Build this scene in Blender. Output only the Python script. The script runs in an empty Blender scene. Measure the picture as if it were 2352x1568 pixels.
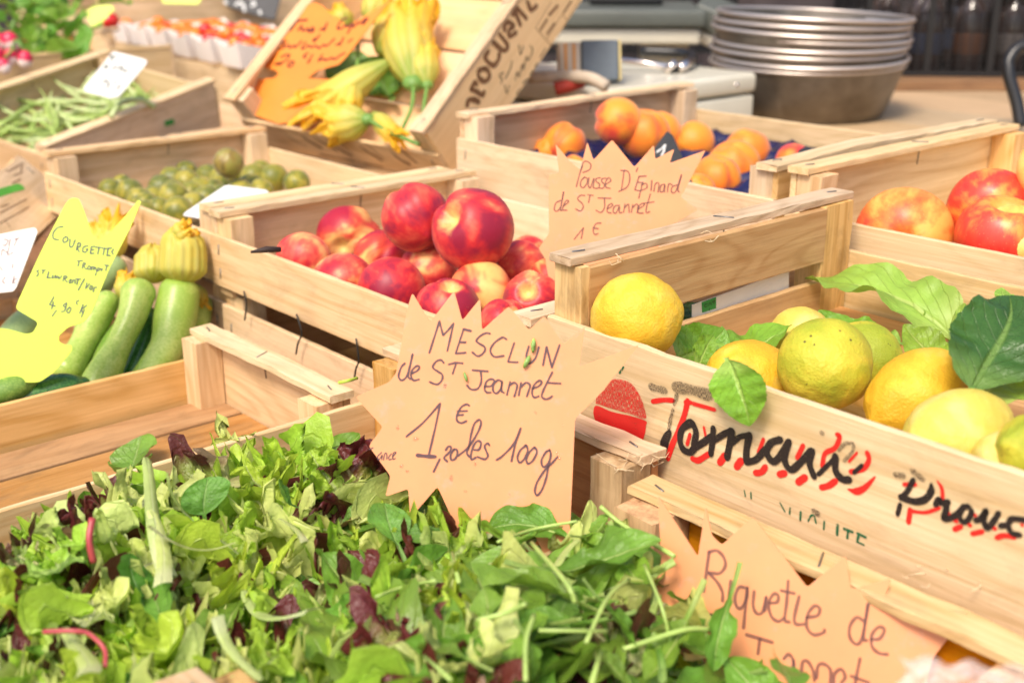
import bpy, math, random
import numpy as np
from mathutils import Vector, Matrix, noise, Euler
R = math.radians
SC = bpy.context.scene
COL = SC.collection
random.seed(7)

# ---------------------------------------------------------------- camera, sky, sun, exposure
CAM_H = 0.30                      # camera height above the reference plane (the rims of the plum crate)
FPX, CXP, CYP = 2768.0, 1176.0, 784.0
PITCH = R(18.9)
cam_d = bpy.data.cameras.new("camera")
cam = bpy.data.objects.new("camera", cam_d); COL.objects.link(cam)
cam.location = (0, 0, CAM_H); cam.rotation_euler = (R(90) - PITCH, 0, 0)
cam_d.sensor_width = 36; cam_d.lens = 36 * FPX / 2352.0
cam_d.clip_start = 0.02; cam_d.clip_end = 400
cam_d.dof.use_dof = True; cam_d.dof.focus_distance = 0.97; cam_d.dof.aperture_fstop = 5.8
SC.camera = cam
SUN_DIR = Vector((-0.34, -0.72, 1.05)).normalized()
world = bpy.data.worlds.new("World"); SC.world = world; world.use_nodes = True
wn = world.node_tree.nodes; wl = world.node_tree.links
sky = wn.new("ShaderNodeTexSky"); sky.sky_type = 'NISHITA'; sky.sun_disc = False
sky.sun_elevation = math.asin(SUN_DIR.z); sky.sun_rotation = math.atan2(SUN_DIR.x, SUN_DIR.y)
sky.air_density = 1.0; sky.dust_density = 4.0; sky.ozone_density = 0.6
wl.new(sky.outputs[0], wn["Background"].inputs[0]); wn["Background"].inputs[1].default_value = 0.15
sun_d = bpy.data.lights.new("sun", 'SUN'); sun_d.energy = 2.1; sun_d.angle = R(16); sun_d.color = (1.0, 0.90, 0.77)
sun = bpy.data.objects.new("sun", sun_d); COL.objects.link(sun)
sun.rotation_euler = SUN_DIR.to_track_quat('Z', 'Y').to_euler(); sun.location = (-3, -3, 5)
SC.view_settings.view_transform = 'Standard'; SC.view_settings.look = 'None'
SC.view_settings.exposure = 0.62; SC.view_settings.gamma = 1.0

# ---------------------------------------------------------------- geometry of the view (to place things where they stand)
_c, _s = math.cos(PITCH), math.sin(PITCH)
def ray(x, y):
    u = (x - CXP) / FPX; v = -(y - CYP) / FPX
    return Vector((u, _c + v * _s, -_s + v * _c))
CAMP = Vector((0, 0, CAM_H))
def at_z(x, y, z):                 # point of the horizontal plane at height z
    r = ray(x, y); return CAMP + r * ((z - CAM_H) / r.z)
def at_d(x, y, d):                 # point at depth d along the view axis
    return CAMP + ray(x, y) * d
def depth(p):
    return (p - CAMP).dot(Vector((0, _c, -_s)))
def at_plane(x, y, p0, n):
    r = ray(x, y); return CAMP + r * ((p0 - CAMP).dot(n) / r.dot(n))
def zm(x0, y0, sc):                # reading of an enlarged part of the photo
    return lambda x, y: ((x0 + x / sc) * 0.9408, (y0 + y / sc) * 0.9408)
PHI = R(-48.6)
VA = Vector((math.cos(PHI), math.sin(PHI), 0)); VB = Vector((-math.sin(PHI), math.cos(PHI), 0)); VZ = Vector((0, 0, 1))
RAB = Matrix((VA, VB, VZ)).transposed()
def ab(a, b, z=0.0): return VA * a + VB * b + VZ * z

# ---------------------------------------------------------------- object helpers
def tag(o, label=None, cat=None, group=None, kind=None):
    if label: o['label'] = label
    if cat: o['category'] = cat
    if group: o['group'] = group
    if kind: o['kind'] = kind
    return o
def mk(name, verts, faces, mat, parent=None, uv=None, smooth=True, M=None):
    me = bpy.data.meshes.new(name)
    me.from_pydata([tuple(v) for v in verts], [], faces)
    if smooth: me.polygons.foreach_set('use_smooth', [True] * len(me.polygons))
    if uv is not None:
        l = me.uv_layers.new(name='UVMap'); li = np.empty(len(me.loops), dtype=np.int32)
        me.loops.foreach_get('vertex_index', li)
        l.data.foreach_set('uv', np.asarray(uv, dtype=np.float32)[li].ravel())
    if mat is not None:
        for m in (mat if isinstance(mat, (list, tuple)) else [mat]): me.materials.append(m)
    me.update()
    return link(name, me, parent, M)
def link(name, me, parent=None, M=None):
    o = bpy.data.objects.new(name, me); COL.objects.link(o)
    if parent is not None: o.parent = parent
    if M is not None: o.matrix_basis = M
    return o
def thing(name, label, cat, M=None, group=None):
    o = bpy.data.objects.new(name, None); COL.objects.link(o); o.empty_display_size = 0.03
    if M is not None: o.matrix_basis = M
    return tag(o, label, cat, group)
def TM(loc, rot=None):
    M = Matrix.Translation(Vector(loc))
    if rot is not None: M = M @ (rot.to_4x4() if not isinstance(rot, Euler) else rot.to_matrix().to_4x4())
    return M
def frame(x, y, z):                # rotation with the given axes as columns
    return Matrix((x, y, z)).transposed()
def copy_tree(src, M, label, group=None):
    r = src.copy(); COL.objects.link(r); r.matrix_basis = M; r['label'] = label
    if group: r['group'] = group
    for ch in list(src.children):
        c = ch.copy(); COL.objects.link(c); c.parent = r
        for g in list(ch.children):
            d = g.copy(); COL.objects.link(d); d.parent = c
    return r

# ---------------------------------------------------------------- node helpers
def newmat(name):
    m = bpy.data.materials.new(name); m.use_nodes = True
    nt = m.node_tree; b = nt.nodes["Principled BSDF"]
    return m, nt, b
def N(nt, typ, **kw):
    n = nt.nodes.new(typ)
    for k, v in kw.items():
        if k.startswith('i_'):
            key = k[2:]; key = int(key) if key.isdigit() else key.replace('_', ' ')
            n.inputs[key].default_value = v
        else: setattr(n, k, v)
    return n
def ramp(nt, fac, stops, interp='LINEAR'):
    n = nt.nodes.new("ShaderNodeValToRGB"); cr = n.color_ramp; cr.interpolation = interp
    while len(cr.elements) < len(stops): cr.elements.new(0.5)
    for e, (p, c) in zip(cr.elements, stops):
        e.position = p; e.color = (*c, 1) if len(c) == 3 else c
    nt.links.new(fac, n.inputs[0]); return n
def mix(nt, fac, a, b, mode='MIX'):
    n = nt.nodes.new("ShaderNodeMix"); n.data_type = 'RGBA'; n.blend_type = mode
    for sock, v in ((n.inputs[0], fac), (n.inputs[6], a), (n.inputs[7], b)):
        if hasattr(v, 'is_output'): nt.links.new(v, sock)
        else: sock.default_value = v if not isinstance(v, tuple) or len(v) == 4 else (*v, 1)
    return n.outputs[2]
def mth(nt, op, a, b=None, c=None, clamp=False):
    n = nt.nodes.new("ShaderNodeMath"); n.operation = op; n.use_clamp = clamp
    for i, v in enumerate((a, b, c)):
        if v is None: continue
        if hasattr(v, 'is_output'): nt.links.new(v, n.inputs[i])
        else: n.inputs[i].default_value = v
    return n.outputs[0]
def objcoord(nt, scale=(1, 1, 1), rnd=50.0):
    tc = N(nt, "ShaderNodeTexCoord"); oi = N(nt, "ShaderNodeObjectInfo")
    mp = N(nt, "ShaderNodeMapping"); mp.inputs['Scale'].default_value = scale
    add = N(nt, "ShaderNodeVectorMath", operation='ADD')
    mul = mth(nt, 'MULTIPLY', oi.outputs['Random'], rnd)
    nt.links.new(tc.outputs['Object'], mp.inputs['Vector'])
    nt.links.new(mp.outputs[0], add.inputs[0]); nt.links.new(mul, add.inputs[1])
    return add.outputs[0], oi.outputs['Random']
def noi(nt, vec, scale, detail=3, rough=0.5, dist=0.0):
    n = N(nt, "ShaderNodeTexNoise"); n.inputs['Scale'].default_value = scale; n.inputs['Detail'].default_value = detail
    n.inputs['Roughness'].default_value = rough; n.inputs['Distortion'].default_value = dist
    nt.links.new(vec, n.inputs['Vector']); return n.outputs[0]
def bump(nt, b, h, strength=0.3, dist=0.001):
    n = N(nt, "ShaderNodeBump"); n.inputs['Strength'].default_value = strength; n.inputs['Distance'].default_value = dist
    nt.links.new(h, n.inputs['Height']); nt.links.new(n.outputs[0], b.inputs['Normal'])
def setp(b, **kw):
    for k, v in kw.items():
        s = b.inputs[k.replace('_', ' ')]
        s.default_value = (*v, 1) if isinstance(v, tuple) and len(v) == 3 and s.type == 'RGBA' else v

def plain(name, col, rough=0.5, metal=0.0, nscale=None, var=0.15, spec=0.5, bumpk=0.0):
    m, nt, b = newmat(name); setp(b, Base_Color=col, Roughness=rough, Metallic=metal)
    b.inputs['Specular IOR Level'].default_value = spec
    if nscale:
        v, rn = objcoord(nt); n = noi(nt, v, nscale, 4, 0.6)
        c2 = tuple(x * (1 - var) for x in col); c3 = tuple(min(1, x * (1 + var)) for x in col)
        r = ramp(nt, n, [(0.3, c2), (0.7, c3)]); nt.links.new(r.outputs[0], b.inputs['Base Color'])
        if bumpk: bump(nt, b, n, bumpk)
    return m

def wood(name, light, dark, grain=1.0, stain=0.0, rings=0.35, rough=0.62, knots=0.5, stain_col=(0.16, 0.10, 0.05)):
    m, nt, b = newmat(name)
    v, rn = objcoord(nt)
    def scaled(sc):
        mp = N(nt, "ShaderNodeMapping"); mp.inputs['Scale'].default_value = sc; nt.links.new(v, mp.inputs['Vector']); return mp.outputs[0]
    fine = noi(nt, scaled((9, 420, 420)), 1.0, 5, 0.7)
    mid = noi(nt, scaled((3.0, 85, 85)), 1.0, 4, 0.6, 0.5)
    lowv = scaled((2.0, 9.0, 9.0)); low = noi(nt, lowv, 1.0, 2, 0.5, 1.0)
    w = mth(nt, 'SINE', mth(nt, 'MULTIPLY', low, 70.0)); w = mth(nt, 'MULTIPLY_ADD', w, 0.5, 0.5); w = mth(nt, 'POWER', w, 3.0)
    f = mth(nt, 'MULTIPLY', mid, 0.6); f = mth(nt, 'MULTIPLY_ADD', fine, 0.4, f)
    f = mth(nt, 'MULTIPLY_ADD', w, -0.16 * rings, f)
    lo = tuple(d + (l - d) * (1 - grain) for l, d in zip(light, dark))
    r = ramp(nt, f, [(0.30, lo), (0.52, tuple((l * 2 + d) / 3 for l, d in zip(light, lo))), (0.66, light)])
    col = r.outputs[0]
    # board to board differences
    hs = N(nt, "ShaderNodeHueSaturation"); nt.links.new(col, hs.inputs['Color'])
    nt.links.new(mth(nt, 'MULTIPLY_ADD', rn, 0.24, 0.88), hs.inputs['Value'])
    rn2 = mth(nt, 'FRACT', mth(nt, 'MULTIPLY', rn, 13.7))
    nt.links.new(mth(nt, 'MULTIPLY_ADD', rn2, 0.3, 0.88), hs.inputs['Saturation'])
    nt.links.new(mth(nt, 'MULTIPLY_ADD', mth(nt, 'FRACT', mth(nt, 'MULTIPLY', rn, 7.3)), 0.012, 0.494), hs.inputs['Hue'])
    col = hs.outputs[0]
    # flecks and small knots
    kn = noi(nt, scaled((8, 105, 105)), 1.0, 3, 0.55)
    km = ramp(nt, kn, [(0.70, (0, 0, 0)), (0.76, (1, 1, 1))]).outputs[0]
    col = mix(nt, mth(nt, 'MULTIPLY', km, 0.55 * knots), col, tuple(x * 0.5 for x in dark))
    if stain > 0:
        st = noi(nt, scaled((13, 30, 30)), 1.0, 6, 0.7, 0.6)
        sm = ramp(nt, st, [(0.50, (0, 0, 0)), (0.72, (1, 1, 1))]).outputs[0]
        col = mix(nt, mth(nt, 'MULTIPLY', sm, stain), col, stain_col)
    nt.links.new(col, b.inputs['Base Color']); b.inputs['Roughness'].default_value = rough
    b.inputs['Specular IOR Level'].default_value = 0.3
    bump(nt, b, mth(nt, 'ADD', fine, mid), 0.5, 0.0007)
    return m
W_PALE = wood('pale_poplar', (0.78, 0.585, 0.37), (0.53, 0.35, 0.17), 1.0, 0.30, knots=1.0)
W_PLY = wood('peeled_veneer', (0.74, 0.49, 0.26), (0.50, 0.29, 0.12), 0.85, 0.16, 0.9, knots=0.5)
W_PINE = wood('pine', (0.82, 0.60, 0.32), (0.60, 0.36, 0.14), 1.0, 0.12, 0.7)
W_OLD = wood('weathered_pine', (0.72, 0.54, 0.33), (0.46, 0.30, 0.14), 1.0, 0.42, 0.6, 0.75, 1.0, (0.22, 0.15, 0.09))
W_POST = wood('stained_post', (0.74, 0.50, 0.24), (0.42, 0.23, 0.08), 1.0, 0.55, 0.7, 0.7, 1.0, (0.10, 0.055, 0.02))
W_POSTD = wood('dark_stained_post', (0.66, 0.44, 0.20), (0.34, 0.17, 0.06), 1.0, 0.85, 0.7, 0.7, 1.0, (0.06, 0.03, 0.012))
W_ORANGE = wood('damp_orange_veneer', (0.66, 0.30, 0.08), (0.44, 0.16, 0.03), 0.9, 0.15, 0.6, 0.4)
W_BROWN = wood('brown_slat', (0.62, 0.38, 0.18), (0.42, 0.21, 0.08), 1.0, 0.3, 0.8, 0.55)
W_FLOOR = wood('orange_brown_floor', (0.50, 0.29, 0.15), (0.32, 0.16, 0.07), 1.0, 0.6, 0.6, 0.5)
W_DARK = wood('dark_board', (0.30, 0.15, 0.06), (0.16, 0.07, 0.03), 1.0, 0.3, 0.4)
W_TAN = wood('tan_bench', (0.50, 0.36, 0.22), (0.36, 0.24, 0.13), 0.8, 0.3, 0.3)
STEEL = plain('staple_steel', (0.24, 0.23, 0.22), 0.4, 0.9)

# ---------------------------------------------------------------- boards and crates
def board_mesh(L, W, T, rough=0.0, seg=0.02, ch=0.0008, warp=0.0, seed=0):
    """A plank along local x, width along y, thickness along z, with chamfered, slightly uneven edges."""
    n = max(2, int(L / seg)); ch = min(ch, T * 0.3)
    hw, ht = W / 2, T / 2
    prof = [(-hw, -ht + ch), (-hw, ht - ch), (-hw + ch, ht), (hw - ch, ht), (hw, ht - ch), (hw, -ht + ch), (hw - ch, -ht), (-hw + ch, -ht)]
    vs, fs = [], []
    for i in range(n + 1):
        x = -L / 2 + L * i / n
        wz = warp * noise.noise(Vector((x * 5 + seed, seed * 1.7, 0)))
        for k, (y, z) in enumerate(prof):
            e = rough * noise.noise(Vector((x * 38 + seed * 3.1, k // 2 * 7.3, seed))) if rough else 0
            e2 = rough * 0.5 * noise.noise(Vector((x * 90 + seed, k * 3.3, seed * 2.0))) if rough else 0
            xe = x
            if i in (0, n) and rough: xe = x + (rough * 1.2) * noise.noise(Vector((k * 2.2, seed, i)))
            vs.append((xe, y + (e + e2) * (1 if y > 0 else -1), z + e2 * 0.6 + wz))
    for i in range(n):
        for k in range(8):
            k2 = (k + 1) % 8; a = i * 8
            fs.append((a + k, a + 8 + k, a + 8 + k2, a + k2))
    fs.append(tuple(range(8))); fs.append(tuple(n * 8 + k for k in reversed(range(8))))
    return vs, fs
_seed = [0]
def plank(name, parent, c, dims, mat, rough=0.0, warp=0.0, lng=None, tilt=None):
    """A plank in its parent's axes: centre c, dims (dx,dy,dz); its local x is the long direction so the grain follows it."""
    _seed[0] += 1
    order = sorted(range(3), key=lambda k: -dims[k])
    if lng is not None: order = [lng] + [k for k in order if k != lng]
    ax = [Vector((0, 0, 0)) for _ in range(3)]
    for i, k in enumerate(order): ax[i][k] = 1
    if ax[0].cross(ax[1]).dot(ax[2]) < 0: ax[1] = -ax[1]
    vs, fs = board_mesh(dims[order[0]], dims[order[1]], dims[order[2]], rough, 0.02 if dims[order[0]] < 0.7 else 0.06, 0.0009, warp, _seed[0])
    M = TM(c, frame(*ax))
    if tilt is not None: M = TM(c, tilt) @ TM((0, 0, 0), frame(*ax))
    return mk(name, vs, fs, mat, parent, smooth=False, M=M)
def tube(pts, rad, seg=8, cap=True):
    """Tube through pts; rad is a number or one radius per point."""
    pts = [Vector(p) for p in pts]; n = len(pts)
    rad = [rad] * n if not hasattr(rad, '__len__') else rad
    vs, fs = [], []; up = Vector((0.13, 0.21, 1)).normalized()
    for i, p in enumerate(pts):
        t = (pts[min(i + 1, n - 1)] - pts[max(i - 1, 0)]).normalized()
        x = t.cross(up)
        if x.length < 1e-3: x = t.cross(Vector((1, 0, 0)))
        x.normalize(); y = x.cross(t)
        for k in range(seg):
            a = 2 * math.pi * k / seg; vs.append(p + (x * math.cos(a) + y * math.sin(a)) * rad[i])
    for i in range(n - 1):
        for k in range(seg):
            k2 = (k + 1) % seg; fs.append((i * seg + k, i * seg + k2, (i + 1) * seg + k2, (i + 1) * seg + k))
    if cap: fs.append(tuple(reversed(range(seg)))); fs.append(tuple((n - 1) * seg + k for k in range(seg)))
    return vs, fs
def spline(pts, n=12):
    """Catmull-Rom through pts (tuples of any dimension)."""
    P = [np.array(p, float) for p in pts]; P = [2 * P[0] - P[1]] + P + [2 * P[-1] - P[-2]]
    out = []
    for i in range(1, len(P) - 2):
        for k in range(n):
            t = k / n; a, b, c, d = P[i - 1:i + 3]
            out.append(0.5 * ((2 * b) + (c - a) * t + (2 * a - 5 * b + 4 * c - d) * t * t + (3 * b - a - 3 * c + d) * t ** 3))
    out.append(P[-2]); return out
def staple(parent, p, d, n, ln=0.011):
    """A wire staple lying on a surface: at p, running along d, standing out along n."""
    d = Vector(d).normalized(); n = Vector(n).normalized(); p = Vector(p)
    pts = [p - d * ln / 2 - n * 0.001, p - d * ln / 2 + n * 0.0006, p + d * ln / 2 + n * 0.0006, p + d * ln / 2 - n * 0.001]
    vs, fs = tube(pts, 0.0007, 5); return mk('staple', vs, fs, STEEL, parent)

def crate(label, M, W, D, h, ha, mats, side=None, post=0.03, rail=0.026, floor=True, staples=True, back=True, front=None, hback=None, rough=0.0012, railwarp=0.0, cat='crate', name='fruit_crate', group='wooden crates on the stall', corner='square', floor_mat=None, flush=None, floor_z=0.007):
    """Wooden crate, local x = W, y = D, base at z = 0.  The two x-ends carry a top rail, the y-sides are lower boards of height ha."""
    wb, wr, wp, wf = mats
    t = thing(name, label, cat, M, group)
    tb, tr, ta = 0.007, 0.007, 0.006
    hb = ha if hback is None else hback
    for s in (-1, 1):
        x = s * (W / 2 - (tb / 2 if flush is None else flush[0] - tb / 2 + 0.001))
        for (z0, z1) in (side or [(0.004, h - tr - 0.001)]):
            plank('end_board', t, (x, 0 if flush is None else (flush[1] - flush[2]) / 2, (z0 + z1) / 2), (tb, D - 2 * ta - 0.001 - (0 if flush is None else flush[1] + flush[2] - 0.002), z1 - z0), wb, rough * 0.4, lng=1)
        plank('top_rail', t, (s * (W / 2 - rail / 2 + 0.001), 0, h - tr / 2), (rail, D - 0.002, tr), wr, rough, railwarp, lng=1)
        for q in (-1, 1):
            if flush is not None:
                pw = flush[1] if q < 0 else flush[2]
                plank('corner_post', t, (s * (W / 2 - flush[0] / 2), q * (D / 2 - ta - pw / 2 - 0.0005), (h - tr - 0.001) / 2 + 0.001), (flush[0], pw, h - tr - 0.003), wp, rough * 0.8, lng=2)
            else: plank('corner_post', t, (s * (W / 2 - tb - post / 2 - 0.0005), q * (D / 2 - ta - post / 2 - 0.0005), (h - tr - 0.001) / 2 + 0.001), (post, post, h - tr - 0.003), wp, rough * 0.8, lng=2)
        if staples:
            for q in (-1, 1):
                staple(t, (s * (W / 2 - rail / 2), q * (D / 2 - 0.02), h), (0.3, 1, 0), (0, 0, 1))
                for zz in (0.3, 0.75):
                    staple(t, (s * (W / 2 - tb - 0.012), q * (D / 2), (ha if q < 0 else hb) * zz), (0.1, 0, 1), (0, q, 0), 0.012)
            staple(t, (s * (W / 2 - tb), D * 0.04, h - tr - 0.012), (0, 0.12, 1), (-s, 0, 0), 0.016)
            staple(t, (s * (W / 2 - rail / 2), D * 0.02, h), (1, 0.5, 0), (0, 0, 1), 0.018)
    if front is None: front = [(0.002, ha)]
    for (z0, z1) in front: plank('side_board', t, (0, -(D / 2 - ta / 2), (z0 + z1) / 2), (W, ta, z1 - z0), wf, rough * 0.5, lng=0)
    if back: plank('side_board', t, (0, (D / 2 - ta / 2), (0.002 + hb) / 2), (W, ta, hb - 0.002), wf, rough * 0.5, lng=0)
    if floor:
        n = 4; g = 0.006; w = (D - 2 * ta - 2 * post * 0 - 0.006) / n
        for i in range(n):
            plank('floor_slat', t, (0, -D / 2 + ta + 0.003 + w * (i + 0.5), floor_z), (W - 2 * tb - 0.004, w - g, 0.005), floor_mat or wb, 0.0004, lng=0)
    return t
# ---------------------------------------------------------------- ground and stall
def sheet(name, x0, x1, y0, y1, z, mat, n=1):
    vs = [(x0 + (x1 - x0) * i / n, y0 + (y1 - y0) * j / n, z) for j in range(n + 1) for i in range(n + 1)]
    fs = [(j * (n + 1) + i, j * (n + 1) + i + 1, (j + 1) * (n + 1) + i + 1, (j + 1) * (n + 1) + i) for j in range(n) for i in range(n)]
    return mk(name, vs, fs, mat, smooth=False)
def paving():
    m, nt, b = newmat('stone_paving'); tc = N(nt, "ShaderNodeTexCoord")
    br = N(nt, "ShaderNodeTexBrick", i_Scale=2.2, i_Mortar_Size=0.012)
    br.inputs['Color1'].default_value = (0.22, 0.20, 0.17, 1); br.inputs['Color2'].default_value = (0.27, 0.24, 0.20, 1); br.inputs['Mortar'].default_value = (0.10, 0.09, 0.08, 1)
    nt.links.new(tc.outputs['Object'], br.inputs['Vector']); n = noi(nt, tc.outputs['Object'], 9, 5, 0.6)
    nt.links.new(mix(nt, 0.35, br.outputs[0], mix(nt, n, (0.1, 0.09, 0.08), (0.4, 0.36, 0.31)), 'OVERLAY'), b.inputs['Base Color'])
    b.inputs['Roughness'].default_value = 0.8; return m
tag(sheet('ground', -150, 150, -150, 150, -1.05, paving()), kind='structure')

def bench(name, label, a0, a1, b0, b1, ztop, mat, legs=True, M0=None):
    t = thing(name, label, 'table', TM(ab((a0 + a1) / 2, (b0 + b1) / 2, -1.05), RAB))
    W, D = a1 - a0, b1 - b0; H = ztop + 1.05; n = max(3, int(D / 0.2)); w = D / n
    for i in range(n): plank('table_board', t, (0, -D / 2 + w * (i + 0.5), H - 0.011), (W, w - 0.003, 0.022), mat, 0.001, lng=0)
    for sx in (-1, 1):
        plank('cross_bar', t, (sx * (W / 2 - 0.10), 0, H - 0.045), (0.04, D - 0.05, 0.044), mat, lng=1)
        for sy in (-1, 1): plank('leg', t, (sx * (W / 2 - 0.10), sy * (D / 2 - 0.06), (H - 0.068) / 2), (0.045, 0.045, H - 0.068), mat, lng=2)
    return t
bench('stall_table', 'low brown stall table carrying the front rows of crates', -2.9, 0.55, 0.02, 1.015, -0.222, W_DARK)
bench('stall_table', 'raised tan wooden bench behind the fruit crates, carrying the scale and pans', -1.78, 1.3, 1.025, 3.6, -0.053, W_TAN)
bench('stall_table', 'back left wooden bench under the beans, radishes and tomatoes', -4.3, -1.80, 1.03, 2.3, -0.182, W_TAN)

# ---------------------------------------------------------------- crates
PALE = (W_PALE, W_PALE, W_PALE, W_PALE)
def crate_A(label, a0, a1, b0, b1, z0, rim, front, mats, **k):      # rails run away from the viewer (along b)
    return crate(label, TM(ab((a0 + a1) / 2, (b0 + b1) / 2, z0), RAB), a1 - a0, b1 - b0, rim - z0, front - z0, mats, **k)
RBA = frame(VB, -VA, VZ)
def crate_B(label, a0, a1, b0, b1, z0, rim, low, mats, **k):        # rails run across (along a)
    return crate(label, TM(ab((a0 + a1) / 2, (b0 + b1) / 2, z0), RBA), b1 - b0, a1 - a0, rim - z0, low - z0, mats, **k)

c_nect = crate_A('pale wooden crate full of red nectarines', -1.232, -0.690, 0.627, 1.003, -0.090, 0.0, -0.028, PALE)
c_low = crate_A('pale crate tied with wire underneath the nectarine crate', -1.226, -0.684, 0.632, 1.008, -0.212, -0.0915, -0.112, (W_PLY, W_PALE, W_PALE, W_PALE), railwarp=0.002, hback=0.1)
c_plum = crate_A('pale wooden crate holding green plums', -1.736, -1.240, 0.632, 0.985, -0.090, 0.0, -0.031, PALE)
crate_A('crate underneath the crate of green plums', -1.730, -1.236, 0.640, 0.992, -0.212, -0.0915, -0.115, PALE)
c_apri = crate_A('pale crate of apricots in a navy tray', -1.280, -0.752, 1.028, 1.490, -0.052, 0.069, 0.031, (W_PLY, W_PALE, W_PALE, W_PALE), railwarp=0.006, rough=0.002)
c_appl = crate_A('wooden crate of red and yellow apples at the right edge', -0.738, -0.14, 1.030, 1.475, -0.052, 0.069, 0.022, (W_PINE, W_PALE, W_PINE, W_PALE))
c_lem = crate_A('weathered crate of lemons printed in black and red on its front', -0.668, -0.10, 0.627, 1.008, -0.105, 0.06, 0.008,
                (W_BROWN, W_OLD, W_POST, W_PALE), side=[(0.1045, 0.1565), (0.004, 0.086)], rough=0.0022, hback=0.108, flush=(0.030, 0.010, 0.046), floor_z=0.050)
crate_A('dark crate hidden underneath the lemon crate', -0.662, -0.11, 0.640, 1.00, -0.212, -0.1065, -0.13, (W_BROWN, W_OLD, W_POST, W_OLD), staples=False)
c_mesc = crate_B('wooden crate overflowing with mixed salad leaves', -0.855, -0.533, 0.05, 0.620, -0.172, -0.060, -0.106, (W_ORANGE, W_OLD, W_POST, W_PINE), rough=0.0022, post=0.032)
c_empt = crate_B('almost empty wooden crate with one green sprig inside', -1.140, -0.868, 0.12, 0.572, -0.190, -0.100, -0.134, (W_PLY, W_PALE, W_PINE, W_PLY), rough=0.002, railwarp=0.004, floor_mat=W_FLOOR)
c_riq = crate_B('rough wooden crate of rocket with damp orange inner wall', -0.527, -0.205, 0.215, 0.598, -0.182, -0.072, -0.125, (W_ORANGE, W_OLD, W_POSTD, W_PINE), rough=0.0026, post=0.038)
c_cour = crate_B('wooden crate of pale courgettes with their flowers', -1.62, -1.165, 0.10, 0.56, -0.206, -0.165, -0.172, (W_BROWN, W_PINE, W_PINE, W_PALE))
crate_B('crate with white paper price card standing in front of the yellow sign', -2.10, -1.64, 0.12, 0.56, -0.200, -0.09, -0.13, PALE)

# leaning crate with courgette flowers, seen from its open side
K = 1.06
T_X = Vector((0.771, -0.636, -0.023)).normalized(); T_Z = Vector((-0.397, -0.509, 0.764)); T_Z = (T_Z - T_X * T_Z.dot(T_X)).normalized(); T_Y = T_Z.cross(T_X)
T_T = CAMP + (Vector((-0.443, 1.866, 0.054)) - CAMP) * K
T_W, T_D, T_H = 0.445, 0.50, 0.117
T_C = T_T + T_X * T_W / 2 + T_Y * T_D / 2 - T_Z * T_H
c_tilt = crate('stamped crate tipped up towards the buyer, showing courgette flowers', TM(T_C, frame(T_X, T_Y, T_Z)), T_W, T_D, T_H, 0.068, (wood('yellow_veneer', (0.84, 0.62, 0.36), (0.66, 0.44, 0.22), 0.6, 0.06, 0.4), W_PALE, W_PALE, W_PLY), floor_mat=wood('pink_veneer', (0.84, 0.56, 0.34), (0.70, 0.40, 0.20), 0.5, 0.25, 0.8))
# crate of beans, its near corner low
B_N, B_F, B_G = Vector((-0.825, 2.124, -0.063)), Vector((-0.597, 2.468, 0.013)), Vector((-0.874, 2.642, 0.057))
B_Y = (B_F - B_N).normalized(); B_X = (B_F - B_G).normalized(); B_Z = B_X.cross(B_Y).normalized(); B_X = B_Y.cross(B_Z)
B_C = (B_N + B_F) / 2 - B_X * 0.165 - B_Z * 0.105
c_bean = crate('pale crate of green beans resting at a slant', TM(B_C, frame(B_X, B_Y, B_Z)), 0.33, 0.42, 0.105, 0.085, PALE)
# crate with the green stripe at the left edge
s1, s2, s3 = at_d(42, 354, 1.80), at_d(101, 480, 1.74), at_d(-20, 398, 1.70)
S_X = (s1 - s3).normalized(); S_Z = (s1 - s2); S_Z = (S_Z - S_X * S_Z.dot(S_X)).normalized(); S_Y = S_Z.cross(S_X)
S_H = 0.105
c_strp = crate('leaning crate with a green stripe printed on its side at the left edge', TM(s1 - S_X * 0.17 + S_Y * 0.12 - S_Z * S_H, frame(S_X, S_Y, S_Z)), 0.34, 0.24, S_H, S_H - 0.004, PALE)
c_pun = crate_A('shallow crate carrying the white tomato punnets', -3.50, -2.52, 1.42, 1.80, -0.182, -0.006, -0.012, PALE)
c_rad = crate_A('crate of radish bunches at the upper left', -3.15, -2.66, 0.86, 1.30, -0.10, 0.045, 0.035, PALE)
crate_A('plain crate propping up the crate of beans', -2.62, -2.16, 1.04, 1.36, -0.181, -0.075, -0.085, PALE)
# ---------------------------------------------------------------- signs, handwriting and printing
C_UP, C_FW = Vector((0, _s, _c)), Vector((0, _c, -_s))
def face_on(lean=0.0, yaw=0.0):    # normal of a card that leans back from / turns off the line of sight
    n = (-C_FW * math.cos(R(lean)) + C_UP * math.sin(R(lean)))
    return (n * math.cos(R(yaw)) + Vector((1, 0, 0)) * math.sin(R(yaw))).normalized()
class Plane:
    def __init__(s, p0, n, x=None):
        s.p0 = Vector(p0); s.n = Vector(n).normalized()
        x = Vector((1, 0, 0)) if x is None else Vector(x)
        s.x = (x - s.n * x.dot(s.n)).normalized(); s.y = s.n.cross(s.x)
        s.M = TM(s.p0, frame(s.x, s.y, s.n))
    def uv(s, D):
        p = at_plane(D[0], D[1], s.p0, s.n) - s.p0; return (p.dot(s.x), p.dot(s.y))
    def k(s, D):                   # metres per display pixel there
        return depth(at_plane(D[0], D[1], s.p0, s.n)) / FPX
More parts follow.
